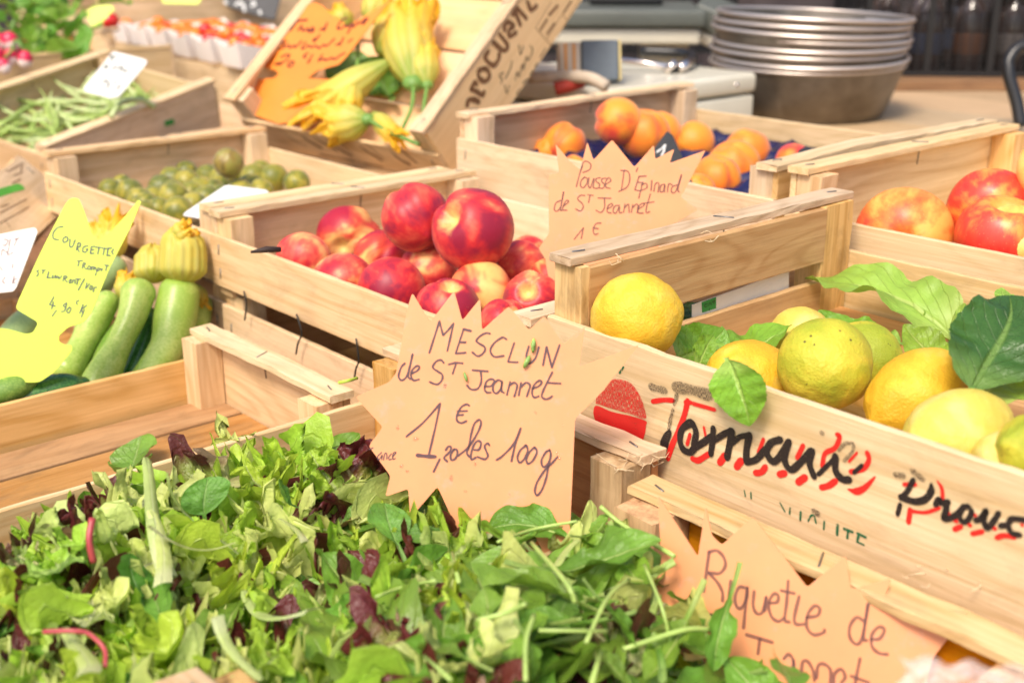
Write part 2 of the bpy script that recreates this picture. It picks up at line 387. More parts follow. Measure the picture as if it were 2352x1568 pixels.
def rounded(poly, r):
    out = []; n = len(poly)
    for i in range(n):
        a, b, c = (np.array(poly[(i + k) % n]) for k in (-1, 0, 1))
        la, lc = np.linalg.norm(a - b), np.linalg.norm(c - b); q = min(r, la * 0.3, lc * 0.3)
        p1 = b + (a - b) / la * q; p2 = b + (c - b) / lc * q
        for t in (0, 0.5, 1): out.append(tuple((1 - t) ** 2 * p1 + 2 * t * (1 - t) * b + t * t * p2))
    return out
def card(name, parent, poly, th, mat, bend=0.0, M=None):
    """Flat cut-out with real thickness; poly in the plane of its parent, front face at z = 0."""
    area = sum(poly[i][0] * poly[(i + 1) % len(poly)][1] - poly[(i + 1) % len(poly)][0] * poly[i][1] for i in range(len(poly)))
    if area < 0: poly = poly[::-1]
    n = len(poly)
    vs = [(x, y, 0) for x, y in poly] + [(x, y, -th) for x, y in poly]
    fs = [tuple(range(n)), tuple(reversed(range(n, 2 * n)))] + [(i, i + n, (i + 1) % n + n, (i + 1) % n) for i in range(n)]
    return mk(name, vs, fs, mat, parent, smooth=False, M=M)
def ribbon(pts, w, z):
    """Flat pen or brush stroke with rounded ends; pts 2-D, w one width per point."""
    n = len(pts); vs, fs = [], []; P = [np.array(p[:2], float) for p in pts]
    def tan(i):
        t = P[min(i + 1, n - 1)] - P[max(i - 1, 0)]; l = np.linalg.norm(t); return t / l if l > 1e-9 else np.array((1.0, 0))
    t0, t1 = tan(0), tan(n - 1)
    for i in range(n):
        t = tan(i); nn = np.array((-t[1], t[0])); h = w[i] / 2
        a, b = P[i] + nn * h, P[i] - nn * h; vs += [(a[0], a[1], z), (b[0], b[1], z)]
    for i in range(n - 1): fs.append((2 * i, 2 * i + 1, 2 * i + 3, 2 * i + 2))
    for (i, t, sg) in ((0, -t0, 1), (n - 1, t1, -1)):
        nn = np.array((-t[1], t[0])); h = w[i] / 2; base = len(vs)
        for q in range(7):
            an = -math.pi / 2 + math.pi * q / 6; d = t * math.cos(an) + nn * math.sin(an); p = P[i] + d * h * 0.9; vs.append((p[0], p[1], z))
        fs.append(tuple(range(base, base + 7)))
    return vs, fs
def strokes(name, parent, pl, Z, lst, width, mat, z0=0.0003, smooth=True, wob=0.12, sub=6, gain=1.0):
    """Writing: each stroke is a list of points in an enlarged view Z; width in that view's pixels."""
    V, F = [], []; rng = random.Random(len(lst) * 7 + 1)
    for si, st in enumerate(lst):
        ww = width
        if isinstance(st, tuple) and not isinstance(st[0], tuple): ww, st = st[0], st[1]
        if len(st) == 1: st = [st[0], (st[0][0] + 2, st[0][1] + 2)]
        q = [pl.uv(Z(*p[:2])) for p in st]; wi = [(p[2] if len(p) > 2 else ww) * gain for p in st]
        D0, D1 = Z(0, 0), Z(100, 0); k = pl.k(Z(*st[0][:2])) * (D1[0] - D0[0]) / 100
        full = spline([(*a, b * k) for a, b in zip(q, wi)], sub) if smooth and len(q) > 2 else [np.array((*a, b * k)) for a, b in zip(q, wi)]
        wd = [p[2] * (1 + wob * math.sin(i * 0.7 + si)) for i, p in enumerate(full)]
        vs, fs = ribbon(full, wd, z0 + si * 0.000015)
        b = len(V); V += vs; F += [tuple(i + b for i in f) for f in fs]
    # turn faces so that they look out of the card
    F2 = []
    for f in F:
        a = sum(V[f[i]][0] * V[f[(i + 1) % len(f)]][1] - V[f[(i + 1) % len(f)]][0] * V[f[i]][1] for i in range(len(f)))
        F2.append(f if a > 0 else tuple(reversed(f)))
    return mk(name, V, F2, mat, parent, smooth=False)

def paper(name, col, var=0.06, blot=(0.62, 0.36, 0.30), blotk=0.12, rough=0.42, trans=0.12):
    m, nt, b = newmat(name); v, rn = objcoord(nt, rnd=3.0)
    n1 = noi(nt, v, 22, 4, 0.6); n2 = noi(nt, v, 70, 5, 0.7)
    c = ramp(nt, n1, [(0.3, tuple(x * (1 - var) for x in col)), (0.7, tuple(min(1, x * (1 + var)) for x in col))]).outputs[0]
    bm = ramp(nt, n2, [(0.56, (0, 0, 0)), (0.74, (1, 1, 1))]).outputs[0]
    c = mix(nt, mth(nt, 'MULTIPLY', bm, blotk), c, blot)
    nt.links.new(c, b.inputs['Base Color']); b.inputs['Roughness'].default_value = rough
    tr = N(nt, "ShaderNodeBsdfTranslucent"); nt.links.new(c, tr.inputs[0]); ms = N(nt, "ShaderNodeMixShader"); ms.inputs[0].default_value = trans
    out = nt.nodes["Material Output"]; nt.links.new(b.outputs[0], ms.inputs[1]); nt.links.new(tr.outputs[0], ms.inputs[2]); nt.links.new(ms.outputs[0], out.inputs[0])
    bump(nt, b, n2, 0.05, 0.0005); return m
P_PEACH = paper('peach_card', (0.78, 0.32, 0.135), blotk=0.5)
P_ORANGE = paper('orange_card', (0.86, 0.27, 0.04), blotk=0.05)
P_YELLOW = paper('yellow_card', (0.62, 0.77, 0.06), 0.03, blotk=0.0)
P_WHITE = paper('white_card', (0.74, 0.73, 0.71), 0.02, blotk=0.02, rough=0.3)
P_SLATE = plain('black_slate', (0.025, 0.025, 0.028), 0.5, nscale=30, var=0.3)
def ink(name, col, wear=0.15, scale=(220, 60, 1), fade=0.0, rough=0.5):
    m, nt, b = newmat(name); tc = N(nt, "ShaderNodeTexCoord"); mp = N(nt, "ShaderNodeMapping"); mp.inputs['Scale'].default_value = scale
    nt.links.new(tc.outputs['Object'], mp.inputs['Vector']); n = noi(nt, mp.outputs[0], 3.0, 5, 0.75)
    a = ramp(nt, n, [(0.5 - 0.26 * (1 - wear) - 0.0, (0, 0, 0)), (0.60 - 0.26 * (1 - wear), (1, 1, 1))]).outputs[0]
    if fade: a = mth(nt, 'MULTIPLY', a, 1 - fade)
    setp(b, Base_Color=col, Roughness=rough); nt.links.new(a, b.inputs['Alpha']); return m
I_PURPLE = ink('purple_marker', (0.085, 0.035, 0.045), 0.15, (300, 300, 1), 0.12)
I_PALE = ink('faded_marker', (0.16, 0.06, 0.05), 0.15, (300, 300, 1), 0.35)
I_GREY = ink('grey_marker', (0.07, 0.09, 0.07), 0.1, (300, 300, 1), 0.12)
I_BROWN = ink('brown_marker', (0.14, 0.012, 0.004), 0.0, (300, 300, 1), 0.05)
I_CHALK = ink('chalk', (0.75, 0.75, 0.72), 0.4, (300, 300, 1), 0.1)
I_BLACK = ink('black_print', (0.018, 0.012, 0.012), 0.34, (70, 480, 1))
I_BLACKW = ink('worn_black_print', (0.02, 0.014, 0.014), 0.86, (800, 170, 1))
I_RED = ink('red_print', (0.66, 0.02, 0.015), 0.26, (60, 420, 1))
I_REDW = ink('worn_red_print', (0.66, 0.02, 0.02), 0.74, (900, 110, 1))
I_GREEN = ink('green_print', (0.01, 0.12, 0.05), 0.4, (200, 60, 1))
I_STAMP = ink('brown_stamp', (0.20, 0.09, 0.035), 0.25, (150, 150, 150), 0.15)

def sign(name, label, p0, n, outline, mat, th=0.0012, r=0.002, cat='price sign', group=None):
    pl = Plane(p0, n); t = thing(name, label, cat, pl.M, group)
    card('card', t, rounded([pl.uv(d) for d in outline], r), th, mat); return t, pl
GS = 'handwritten price signs'
# 1 mesclun
S1, pl1 = sign('price_sign', 'spiky peach sign reading Mesclun de St Jeannet, planted in the mixed salad', at_d(1080, 930, 0.845), face_on(4, -4),
    [(947, 672), (988, 740), (1043, 668), (1062, 736), (1103, 685), (1107, 758), (1169, 703), (1215, 758), (1250, 725), (1294, 790), (1344, 749), (1330, 842), (1469, 791),
     (1384, 898), (1321, 961), (1312, 1158), (1306, 1290), (1262, 1300), (1230, 1230), (1060, 1230), (1032, 1176), (1005, 1117), (942, 1190), (938, 1122), (885, 1140), (897, 1093), (847, 1024), (879, 980), (816, 911), (894, 877), (910, 856), (936, 706)], P_PEACH, group=GS)
ZA, ZB = zm(950, 750, 5.0587), zm(950, 960, 5.0587)
strokes('handwriting', S1, pl1, ZA, [
    [(497, 562), (560, 365), (622, 172)], [(622, 172), (645, 265), (667, 345)], [(667, 345), (735, 275), (795, 200)], [(795, 200), (760, 360), (718, 540)],
    (36, [(1010, 292), (920, 270)]), [(920, 270), (822, 570)], [(822, 570), (945, 560)], [(868, 430), (945, 432)],
    [(1245, 325), (1200, 318), (1130, 350), (1078, 410), (1110, 445), (1180, 490), (1180, 540), (1140, 585), (1090, 600), (1028, 555)],
    [(1450, 395), (1400, 372), (1310, 430), (1255, 510), (1260, 570), (1310, 612), (1415, 598)],
    [(1545, 440), (1468, 672)], [(1468, 672), (1590, 678)], [(1725, 480), (1695, 600), (1705, 680), (1745, 690), (1810, 620), (1850, 490)],
    [(1900, 715), (1945, 490)], [(1945, 490), (2010, 740)], [(2010, 740), (2105, 465)]], 25, I_PURPLE)
strokes('handwriting', S1, pl1, ZA, [
    [(195, 690), (150, 740), (118, 840), (140, 895), (190, 885), (240, 800), (290, 580)], [(290, 580), (265, 690), (235, 840), (260, 885)],
    [(285, 815), (350, 780), (375, 735), (340, 725), (290, 770), (270, 840), (300, 900), (370, 890)],
    [(675, 685), (640, 650), (580, 670), (540, 740), (600, 790), (655, 830), (655, 890), (610, 945), (560, 945), (500, 920)],
    [(735, 705), (820, 685), (910, 690)], [(825, 700), (785, 820)], [(1030, 775), (1220, 790)], [(1130, 785), (1140, 880), (1125, 960), (1080, 1010), (1010, 1010), (960, 960)],
    [(1185, 975), (1260, 970), (1300, 910), (1260, 885), (1200, 920), (1180, 1010), (1210, 1050), (1255, 1050)],
    [(1395, 915), (1340, 900), (1290, 960), (1285, 1030), (1330, 1060), (1380, 1000), (1395, 920), (1388, 1025), (1420, 1055)],
    [(1495, 920), (1455, 1080)], [(1480, 970), (1540, 930), (1580, 960), (1565, 1040), (1545, 1100)], [(1630, 930), (1600, 1085)], [(1625, 985), (1690, 930), (1740, 960), (1720, 1040), (1700, 1100)],
    [(1775, 1000), (1850, 970), (1885, 920), (1850, 905), (1790, 960), (1765, 1050), (1790, 1110), (1850, 1095)],
    [(2015, 800), (1920, 990), (1885, 1090), (1920, 1130), (1970, 1125), (2015, 1095)], [(1955, 930), (2120, 940)]], 25, I_PURPLE, 0.00035)
strokes('handwriting', S1, pl1, ZB, [
    [(215, 530), (420, 360), (630, 125)], [(630, 125), (575, 400), (490, 760)], (46, [(350, 762), (470, 775), (570, 780)]),
    [(990, 150), (955, 135), (890, 170), (840, 270), (840, 335), (890, 365), (955, 340)], [(845, 220), (965, 215)], [(840, 270), (915, 262)], [(625, 810), (550, 965)],
    [(700, 700), (730, 655), (765, 665), (750, 720), (680, 790), (720, 840)], [(800, 690), (760, 760), (770, 820), (820, 800), (845, 730), (830, 690), (800, 690)],
    [(850, 770), (980, 660), (1090, 490), (1135, 370), (1110, 325), (1050, 380), (1010, 520), (990, 640), (960, 730), (990, 780)],
    [(1050, 695), (1110, 690), (1135, 610), (1090, 585), (1040, 650), (1010, 760), (1020, 815), (1070, 790)], [(1240, 640), (1215, 615), (1180, 650), (1200, 710), (1220, 770), (1180, 810), (1090, 780)],
    [(1325, 820), (1400, 770), (1540, 620), (1625, 430)], [(1625, 430), (1560, 620), (1510, 835)],
    [(1690, 640), (1620, 700), (1585, 790), (1610, 850), (1660, 820), (1710, 720), (1700, 650), (1680, 635)], [(1790, 665), (1720, 740), (1695, 820), (1720, 865), (1780, 820), (1825, 720), (1800, 665)],
    [(1985, 700), (1940, 720), (1885, 810), (1890, 890), (1930, 900), (1985, 820), (1995, 740), (1980, 695)], [(2080, 780), (2010, 860), (1920, 950), (1830, 1090), (1800, 1200), (1830, 1255), (1890, 1180), (1940, 1040), (1960, 930), (1990, 790)]], 26, I_PURPLE, 0.0004)
Z2 = zm(600, 750, 3.1357)
strokes('handwriting', S1, pl1, Z2, [[(945, 1085), (975, 1075)], [(1040, 1110), (1010, 1140), (1020, 1165), (1045, 1130), (1040, 1165)], [(1055, 1165), (1065, 1120), (1080, 1120), (1080, 1160)],
    [(1115, 1120), (1095, 1145), (1100, 1165), (1115, 1160)], [(1125, 1145), (1150, 1110), (1130, 1115), (1125, 1160), (1145, 1155)]], 9, I_PURPLE)
def dome(n=8, flat=0.45):
    vs, fs = [(0, 0, flat)], []
    for i in range(1, 5):
        a = math.pi / 2 * i / 4
        for k in range(n): vs.append((math.sin(a) * math.cos(2 * math.pi * k / n), math.sin(a) * math.sin(2 * math.pi * k / n) * 1.0, flat * math.cos(a)))
    fs += [(0, 1 + k, 1 + (k + 1) % n) for k in range(n)]
    for i in range(3):
        for k in range(n): fs.append((1 + i * n + k, 1 + (i + 1) * n + k, 1 + (i + 1) * n + (k + 1) % n, 1 + i * n + (k + 1) % n))
    return vs, fs
WATER, _nt, _b = newmat('water'); setp(_b, Base_Color=(1, 1, 1), Roughness=0.03); _b.inputs['Transmission Weight'].default_value = 1.0; _b.inputs['IOR'].default_value = 1.33
_dv, _df = dome()
for (x, y, r1, r2) in ((108, 425, 17, 34), (330, 562, 36, 22), (770, 1045, 20, 42), (2145, 390, 18, 16), (155, 898, 22, 22), (1065, 870, 12, 30), (1810, 235, 16, 18), (225, 960, 20, 16), (945, 1205, 18, 12), (2110, 800, 20, 20), (1490, 1245, 12, 10), (690, -95, 20, 30), (2080, 740, 14, 26)):
    u, v = pl1.uv(ZB(x, y)); k = pl1.k(ZB(x, y)) / 5.0587 * 0.9408
    mk('water_drop', [(p[0] * r1 * k, p[1] * r2 * k, p[2] * min(r1, r2) * k) for p in _dv], _df, WATER, S1, M=TM((u, v, 0.0001)))
# 2 pousse d'epinard
S2, pl2 = sign('price_sign', 'peach sign reading Pousse d Epinard, standing behind the weathered lemon crate rail', at_d(1430, 450, 1.20), face_on(6, 2),
    [(1276, 331), (1310, 372), (1333, 390), (1349, 326), (1363, 368), (1406, 321), (1457, 384), (1502, 333), (1505, 366), (1549, 342), (1538, 375), (1621, 345), (1564, 453), (1603, 482), (1520, 530), (1500, 640), (1262, 650), (1252, 593), (1237, 571), (1261, 536), (1260, 401), (1285, 398)], P_PEACH, group=GS)
ZC = zm(1300, 400, 5.8075); Z3 = zm(1050, 0, 3.1357)
strokes('handwriting', S2, pl2, Z3, [[(1165, 1270), (1140, 1350), (1120, 1430)], [(1160, 1290), (1170, 1250), (1195, 1235), (1230, 1260), (1220, 1300), (1170, 1322)]], 11, I_PALE)
strokes('handwriting', S2, pl2, ZC, [
    [(740, 190), (690, 240), (680, 310), (720, 340), (770, 280), (775, 210), (735, 190)], [(800, 200), (790, 300), (820, 340), (870, 210), (860, 340)], [(960, 200), (910, 210), (900, 250), (950, 290), (930, 345), (870, 345)],
    [(1040, 205), (990, 215), (980, 255), (1020, 295), (1000, 345), (950, 345)], [(1045, 290), (1110, 240), (1080, 200), (1040, 250), (1040, 330), (1100, 350)],
    [(1300, 90), (1260, 380)], [(1250, 95), (1350, 110), (1380, 210), (1340, 330), (1220, 395)], [(1490, 60), (1470, 110)], [(1610, 175), (1510, 180)], [(1510, 180), (1450, 370)], [(1450, 370), (1520, 385)], [(1490, 265), (1570, 265)],
    [(1560, 270), (1505, 490)], [(1545, 300), (1610, 280), (1620, 340), (1540, 380)], [(1690, 240), (1680, 380)], [(1720, 390), (1740, 290), (1790, 280), (1780, 400)], [(1870, 290), (1820, 310), (1810, 390), (1850, 390), (1875, 300), (1870, 400)],
    [(1910, 400), (1930, 290), (1980, 300)], [(2050, 300), (1980, 330), (1970, 400), (2030, 390), (2110, 160)], [(2110, 160), (2060, 360), (2080, 400)]], 21, I_PALE, 0.00035)
strokes('handwriting', S2, pl2, ZC, [
    [(400, 520), (330, 560), (310, 650), (350, 670), (400, 600), (440, 400)], [(440, 400), (400, 640), (420, 660)], [(440, 600), (510, 540), (480, 520), (440, 590), (430, 650), (490, 660)], [(740, 450), (680, 450), (640, 500), (700, 560), (720, 610), (680, 670), (610, 640)],
    [(780, 440), (860, 450)], [(815, 450), (795, 550)], [(930, 485), (1110, 490)], [(1020, 490), (1020, 620), (970, 690), (900, 660)], [(1060, 640), (1130, 600), (1120, 565), (1070, 600), (1060, 680), (1120, 700)],
    [(1230, 590), (1170, 600), (1140, 670), (1180, 700), (1230, 610), (1230, 690), (1270, 690)], [(1310, 570), (1290, 690)], [(1310, 620), (1360, 575), (1370, 690)], [(1420, 580), (1400, 690)], [(1420, 620), (1480, 570), (1500, 640), (1480, 690)],
    [(1500, 640), (1580, 590), (1560, 560), (1500, 610), (1490, 690), (1570, 700)], [(1670, 430), (1620, 600), (1610, 690), (1660, 680)], [(1580, 560), (1720, 540)],
    [(590, 1070), (720, 910)], [(720, 910), (690, 1060)], [(970, 840), (900, 850), (860, 930), (880, 1000), (930, 990)], [(860, 910), (930, 920)]], 21, I_PALE, 0.0004)
# 3 riquette
S3, pl3 = sign('price_sign', 'peach sign reading Riquette de, stuck in the rocket at the lower right', at_d(1800, 1350, 0.738), face_on(9, -26),
    [(1511, 1137), (1603, 1278), (1621, 1162), (1635, 1230), (1658, 1251), (1729, 1186), (1854, 1348), (1942, 1275), (1954, 1353), (2047, 1327), (2028, 1384), (2224, 1405), (2143, 1509), (2120, 1600), (2080, 1700), (1660, 1700), (1640, 1560), (1560, 1500), (1590, 1420), (1480, 1370), (1519, 1290)], P_PEACH, group=GS)
ZD = zm(1680, 1300, 4.273)
strokes('handwriting', S3, pl3, ZD, [
    [(165, 610), (220, 200)], [(215, 200), (300, 185), (370, 250), (390, 340), (330, 420), (215, 415)], [(220, 420), (310, 520), (360, 620), (360, 710)], [(445, 500), (425, 690)], [(515, 385), (520, 405)],
    [(600, 570), (530, 570), (490, 680), (510, 770), (560, 780), (610, 680), (620, 570)], [(620, 570), (600, 770), (580, 990)], [(690, 610), (680, 760), (720, 840), (780, 820), (815, 670)], [(815, 670), (800, 810)],
    [(850, 730), (930, 720), (940, 650), (890, 640), (840, 740), (870, 870), (940, 920), (1000, 890)], [(1045, 500), (1030, 720), (1010, 900), (1060, 930)], [(970, 600), (1110, 630)], [(1160, 660), (1110, 880), (1130, 950), (1210, 950)],
    [(1240, 880), (1350, 860), (1375, 790), (1320, 760), (1250, 850), (1240, 980), (1310, 1060), (1410, 1040), (1425, 1010)], [(1840, 920), (1760, 880), (1690, 970), (1690, 1090), (1760, 1160), (1820, 1080), (1880, 740)], [(1880, 740), (1830, 1080), (1870, 1120)],
    [(1910, 1110), (2000, 1100), (2050, 1010), (1990, 980), (1920, 1060), (1920, 1180), (1990, 1250), (2080, 1265)]], 34, I_PALE)
strokes('handwriting', S3, pl3, ZD, [
    [(140, 830), (380, 890)], [(240, 860), (220, 990)], [(610, 1060), (880, 1140)], [(750, 1100), (730, 1260)], [(1000, 1310), (1050, 1265), (1100, 1330), (1090, 1460), (1060, 1470)], [(1100, 1330), (1110, 1460), (1180, 1480)],
    [(1180, 1480), (1200, 1340), (1260, 1350), (1310, 1450), (1320, 1540)], [(1340, 1510), (1360, 1380), (1430, 1370), (1490, 1440), (1480, 1600)], [(1520, 1600), (1530, 1470), (1600, 1420), (1640, 1500), (1600, 1560)], [(1795, 1310), (1760, 1480), (1740, 1600)], [(1700, 1490), (1890, 1560)]], 36, I_PALE, 0.0004)
# 4 courgette flowers
pT = T_T - T_Z * 0.045
S4, pl4 = sign('price_sign', 'bright orange sign leaning among the courgette flowers in the tipped crate', pT, (T_Z * 0.9 - T_Y * 0.25).normalized(),
    [(723, 6), (742, 14), (759, 33), (800, 60), (850, 30), (897, 0), (792, 135), (777, 149), (729, 162), (707, 180), (740, 182), (772, 182), (800, 200), (790, 260), (640, 285), (582, 264), (552, 195), (570, 183), (628, 180), (640, 170), (633, 162), (603, 153), (597, 144), (669, 69), (693, 33), (706, 10)], P_ORANGE, group=GS)
ZF = zm(640, 0, 7.128)
strokes('handwriting', S4, pl4, ZF, [[(620, 370), (500, 530)], [(610, 365), (780, 355)], [(690, 450), (620, 540), (680, 480), (720, 540), (790, 500), (800, 550), (880, 490), (900, 540), (830, 560)], [(1010, 530), (1060, 500), (1080, 540), (1130, 410)],
    [(1480, 320), (1400, 350), (1310, 480), (1380, 500), (1440, 450), (1500, 470), (1560, 420), (1600, 470), (1650, 410), (1720, 400), (1800, 330)], [(1800, 330), (1760, 430), (1840, 330)], [(1560, 470), (1490, 580)], [(940, 670), (890, 700), (920, 720), (1000, 620)]], 46, I_BROWN)
strokes('handwriting', S4, pl4, ZF, [[(430, 730), (340, 740), (390, 820), (280, 860)], [(390, 820), (470, 790), (480, 840), (560, 800), (580, 830), (690, 720)], [(760, 740), (690, 840), (750, 840), (800, 800), (870, 830), (920, 800), (1000, 840), (1060, 790), (1130, 800), (1260, 680)],
    [(1290, 790), (1340, 760), (1350, 790), (1420, 660)], [(1500, 740), (1570, 680)], [(330, 1000), (420, 960), (480, 970), (380, 1080), (220, 1120), (330, 1125)], [(470, 1080), (560, 1090), (500, 1160), (450, 1150), (470, 1080)], [(800, 930), (720, 980), (760, 1010)], [(880, 960), (790, 1100), (840, 1050)],
    [(1050, 960), (980, 1060), (1060, 1030), (1120, 1050), (1200, 1020), (1290, 1030), (1340, 980), (1440, 930)]], 42, I_BROWN)
# 5 courgettes
S5, pl5 = sign('price_sign', 'fluorescent yellow sign reading Courgettes, beside the pale courgettes', at_d(110, 760, 1.20), face_on(8, 10),
    [(150, 469), (162, 455), (180, 455), (192, 481), (210, 534), (224, 552), (249, 537), (288, 496), (318, 459), (324, 463), (300, 522), (252, 615), (210, 718), (192, 740), (156, 751), (135, 771), (135, 784), (147, 791), (165, 792), (166, 804), (156, 817), (126, 853), (90, 878), (0, 877), (-60, 850), (-20, 752), (18, 755), (60, 767), (76, 763), (86, 745), (84, 738), (36, 709), (42, 690), (90, 586), (120, 526)], P_YELLOW, r=0.004, group=GS)
ZE = zm(60, 480, 4.9)
strokes('handwriting', S5, pl5, ZE, [[(460, 360), (400, 370), (345, 430), (345, 500), (410, 520)], [(490, 480), (460, 510), (470, 550), (510, 530), (515, 490), (490, 480)], [(545, 510), (540, 590), (570, 600), (605, 520)], [(620, 640), (640, 560), (670, 560), (660, 600), (630, 605), (655, 665)],
    [(760, 590), (710, 600), (695, 650), (730, 665), (755, 630), (735, 630)], [(840, 595), (800, 600)], [(800, 600), (785, 680)], [(785, 680), (830, 680)], [(795, 640), (830, 635)], [(850, 605), (920, 610)], [(890, 610), (875, 690)], [(925, 615), (985, 620)], [(955, 620), (940, 695)], [(1040, 615), (1000, 620)], [(1000, 620), (985, 705)], [(985, 705), (1025, 705)], [(1065, 630), (1045, 660), (1060, 690)]], 17, I_GREY)
strokes('handwriting', S5, pl5, ZE, [[(630, 770), (695, 765)], [(655, 770), (640, 830)], [(690, 860), (700, 800), (730, 800), (710, 830), (735, 870)], [(770, 830), (750, 860), (780, 870), (790, 840), (770, 830)], [(800, 880), (810, 840), (830, 845), (825, 880), (845, 845), (860, 885)], [(880, 850), (845, 945)], [(880, 855), (910, 865), (875, 890)], [(930, 860), (920, 890)], [(960, 820), (1010, 825)], [(985, 825), (970, 890)],
    [(170, 880), (150, 890), (165, 920), (145, 955)], [(205, 880), (250, 880)], [(230, 880), (215, 920)], [(290, 900), (270, 970)], [(270, 970), (310, 970)], [(340, 940), (330, 970), (360, 965), (370, 940), (375, 975), (400, 950), (410, 980), (440, 950)], [(460, 1010), (475, 950), (510, 960), (480, 985), (510, 1020)], [(530, 1005), (560, 990), (535, 1030), (560, 1030)], [(570, 1030), (580, 1000), (605, 1005), (600, 1040)], [(610, 985), (670, 985)], [(640, 990), (625, 1050)], [(715, 985), (640, 1120)], [(745, 1030), (730, 1100)], [(730, 1100), (780, 1040)], [(800, 1060), (775, 1100), (800, 1110), (815, 1070)], [(820, 1140), (835, 1090), (860, 1085)]], 15, I_GREY, 0.00035)
strokes('handwriting', S5, pl5, ZE, [[(350, 1200), (300, 1290)], [(300, 1290), (370, 1310)], [(345, 1260), (325, 1340)], [(380, 1360), (330, 1430)], [(500, 1270), (465, 1300), (490, 1320), (505, 1270)], [(505, 1270), (480, 1360), (440, 1375)], [(535, 1320), (505, 1370), (530, 1390), (555, 1340), (535, 1320)], [(650, 1240), (620, 1260), (630, 1290)], [(700, 1290), (660, 1395)], [(745, 1300), (680, 1350)], [(680, 1350), (700, 1400)], [(715, 1350), (680, 1440)]], 15, I_GREY, 0.0004)
# white cards
Z5 = zm(0, 380, 3.1357); Z1 = zm(0, 0, 3.1357)
S6, pl6 = sign('price_sign', 'white price card at the left edge, overlapped by the yellow sign', at_d(20, 600, 1.34), face_on(10, 6), [(-90, 560), (0, 538), (76, 523), (83, 525), (86, 533), (37, 660), (30, 669), (0, 672), (-110, 690)], P_WHITE, group=GS)
strokes('handwriting', S6, pl6, Z5, [[(30, 640), (60, 650), (40, 690), (20, 680)], [(80, 640), (70, 690)], [(110, 640), (150, 630)], [(130, 640), (110, 690)], [(10, 770), (20, 720), (50, 740)], [(70, 700), (60, 760), (100, 740)], [(20, 880), (0, 850)], [(100, 830), (95, 860)], [(40, 930), (20, 960), (40, 980)], [(110, 920), (95, 980)], [(130, 940), (100, 960), (120, 980)]], 11, I_PALE)
S7, pl7 = sign('price_sign', 'white price card standing in the green beans', at_d(262, 170, 2.22), face_on(16, -10), [(258, 120), (264, 119), (334, 137), (338, 144), (273, 222), (252, 226), (193, 209), (192, 203)], P_WHITE, group=GS)
strokes('handwriting', S7, pl7, Z1, [[(860, 470), (850, 430), (890, 440)], [(800, 530), (810, 500), (830, 520)], [(860, 530), (900, 510)], [(910, 545), (930, 510), (950, 550), (980, 540)], [(790, 640), (810, 615), (830, 640)], [(880, 650), (890, 620)], [(820, 680), (840, 640)], [(900, 690), (920, 650)]], 17, I_GREY, z0=0.0006)
S8, pl8 = sign('price_sign', 'blank white card lying on the green plums', at_d(500, 470, 1.50), face_on(34, 10), [(420, 495), (424, 488), (515, 427), (524, 425), (612, 436), (640, 470), (560, 520), (471, 504)], P_WHITE, group=GS)
# slates
S9, pl9 = sign('slate_label', 'black slate label chalked with a 1, standing among the apricots', at_d(1560, 360, 1.44), face_on(10, 8), [(1532, 301), (1545, 310), (1580, 390), (1612, 478), (1570, 500), (1470, 470), (1462, 385), (1500, 345)], P_SLATE, 0.003, group='black slate labels')
strokes('handwriting', S9, pl9, Z3, [[(1735, 1165), (1770, 1140), (1800, 1110)], [(1800, 1110), (1785, 1170)], [(1790, 1160), (1770, 1190)]], 13, I_CHALK)
Z4 = zm(1700, 0, 2.94)
S10, pl10 = sign('slate_label', 'black slate label lying in the right corner of the apricot tray', at_d(1900, 360, 1.54), face_on(52, 14), [(1836, 343), (1850, 337), (1942, 344), (1960, 352), (1900, 385), (1810, 384)], P_SLATE, 0.003, group='black slate labels')
strokes('handwriting', S10, pl10, Z4, [[(730, 1135), (745, 1145)], [(770, 1130), (800, 1120), (790, 1145)], [(820, 1135), (850, 1110)], [(850, 1125), (880, 1112)]], 9, I_CHALK)

# printing on the lemon crate (a part of that crate: its front board carries it)
def on_part(parent, pl, *a, split=None, **k):
    if split is not None:
        first = lambda st: (st[1] if isinstance(st, tuple) else st)[0][0]
        cuts = [-1e9] + list(split if hasattr(split, '__len__') else (split,)) + [1e9]
        for sel in [lambda x, lo=lo, hi=hi: lo <= x < hi for lo, hi in zip(cuts, cuts[1:])]: on_part(parent, pl, a[0], a[1], [s for s in a[2] if sel(first(s))], *a[3:], **k)
        return
    o = strokes(a[0], None, pl, *a[1:], **k); o.parent = parent; o.matrix_basis = parent.matrix_basis.inverted() @ pl.M; return o
plL = Plane(ab(-0.4, 0.627, -0.04) , -VB, VA)
ZG, ZH = zm(1420, 880, 4.0207), zm(2000, 1050, 4.612)
def blob(parent, name, pl, Z, pts, mat, z):
    q = [pl.uv(Z(*p)) for p in pts]; q = [tuple(p) for p in spline(q + [q[0]], 5)][:-1]
    a = sum(q[i][0] * q[(i + 1) % len(q)][1] - q[(i + 1) % len(q)][0] * q[i][1] for i in range(len(q)))
    if a < 0: q = q[::-1]
    o = mk(name, [(x, y, z) for x, y in q], [tuple(range(len(q)))], mat, parent, smooth=False)
    o.matrix_basis = parent.matrix_basis.inverted() @ pl.M; return o
blob(c_lem, 'red_tomato_print', plL, ZG, [(130, 570), (118, 500), (150, 440), (300, 500), (480, 540), (632, 590), (635, 640), (620, 730), (565, 825), (380, 740), (180, 640)], I_RED, 0.0004)
blob(c_lem, 'red_tomato_print', plL, ZG, [(140, 420), (150, 360), (220, 290), (300, 185), (460, 205), (560, 310), (615, 450), (630, 570), (480, 520), (300, 470)], I_REDW, 0.0004)
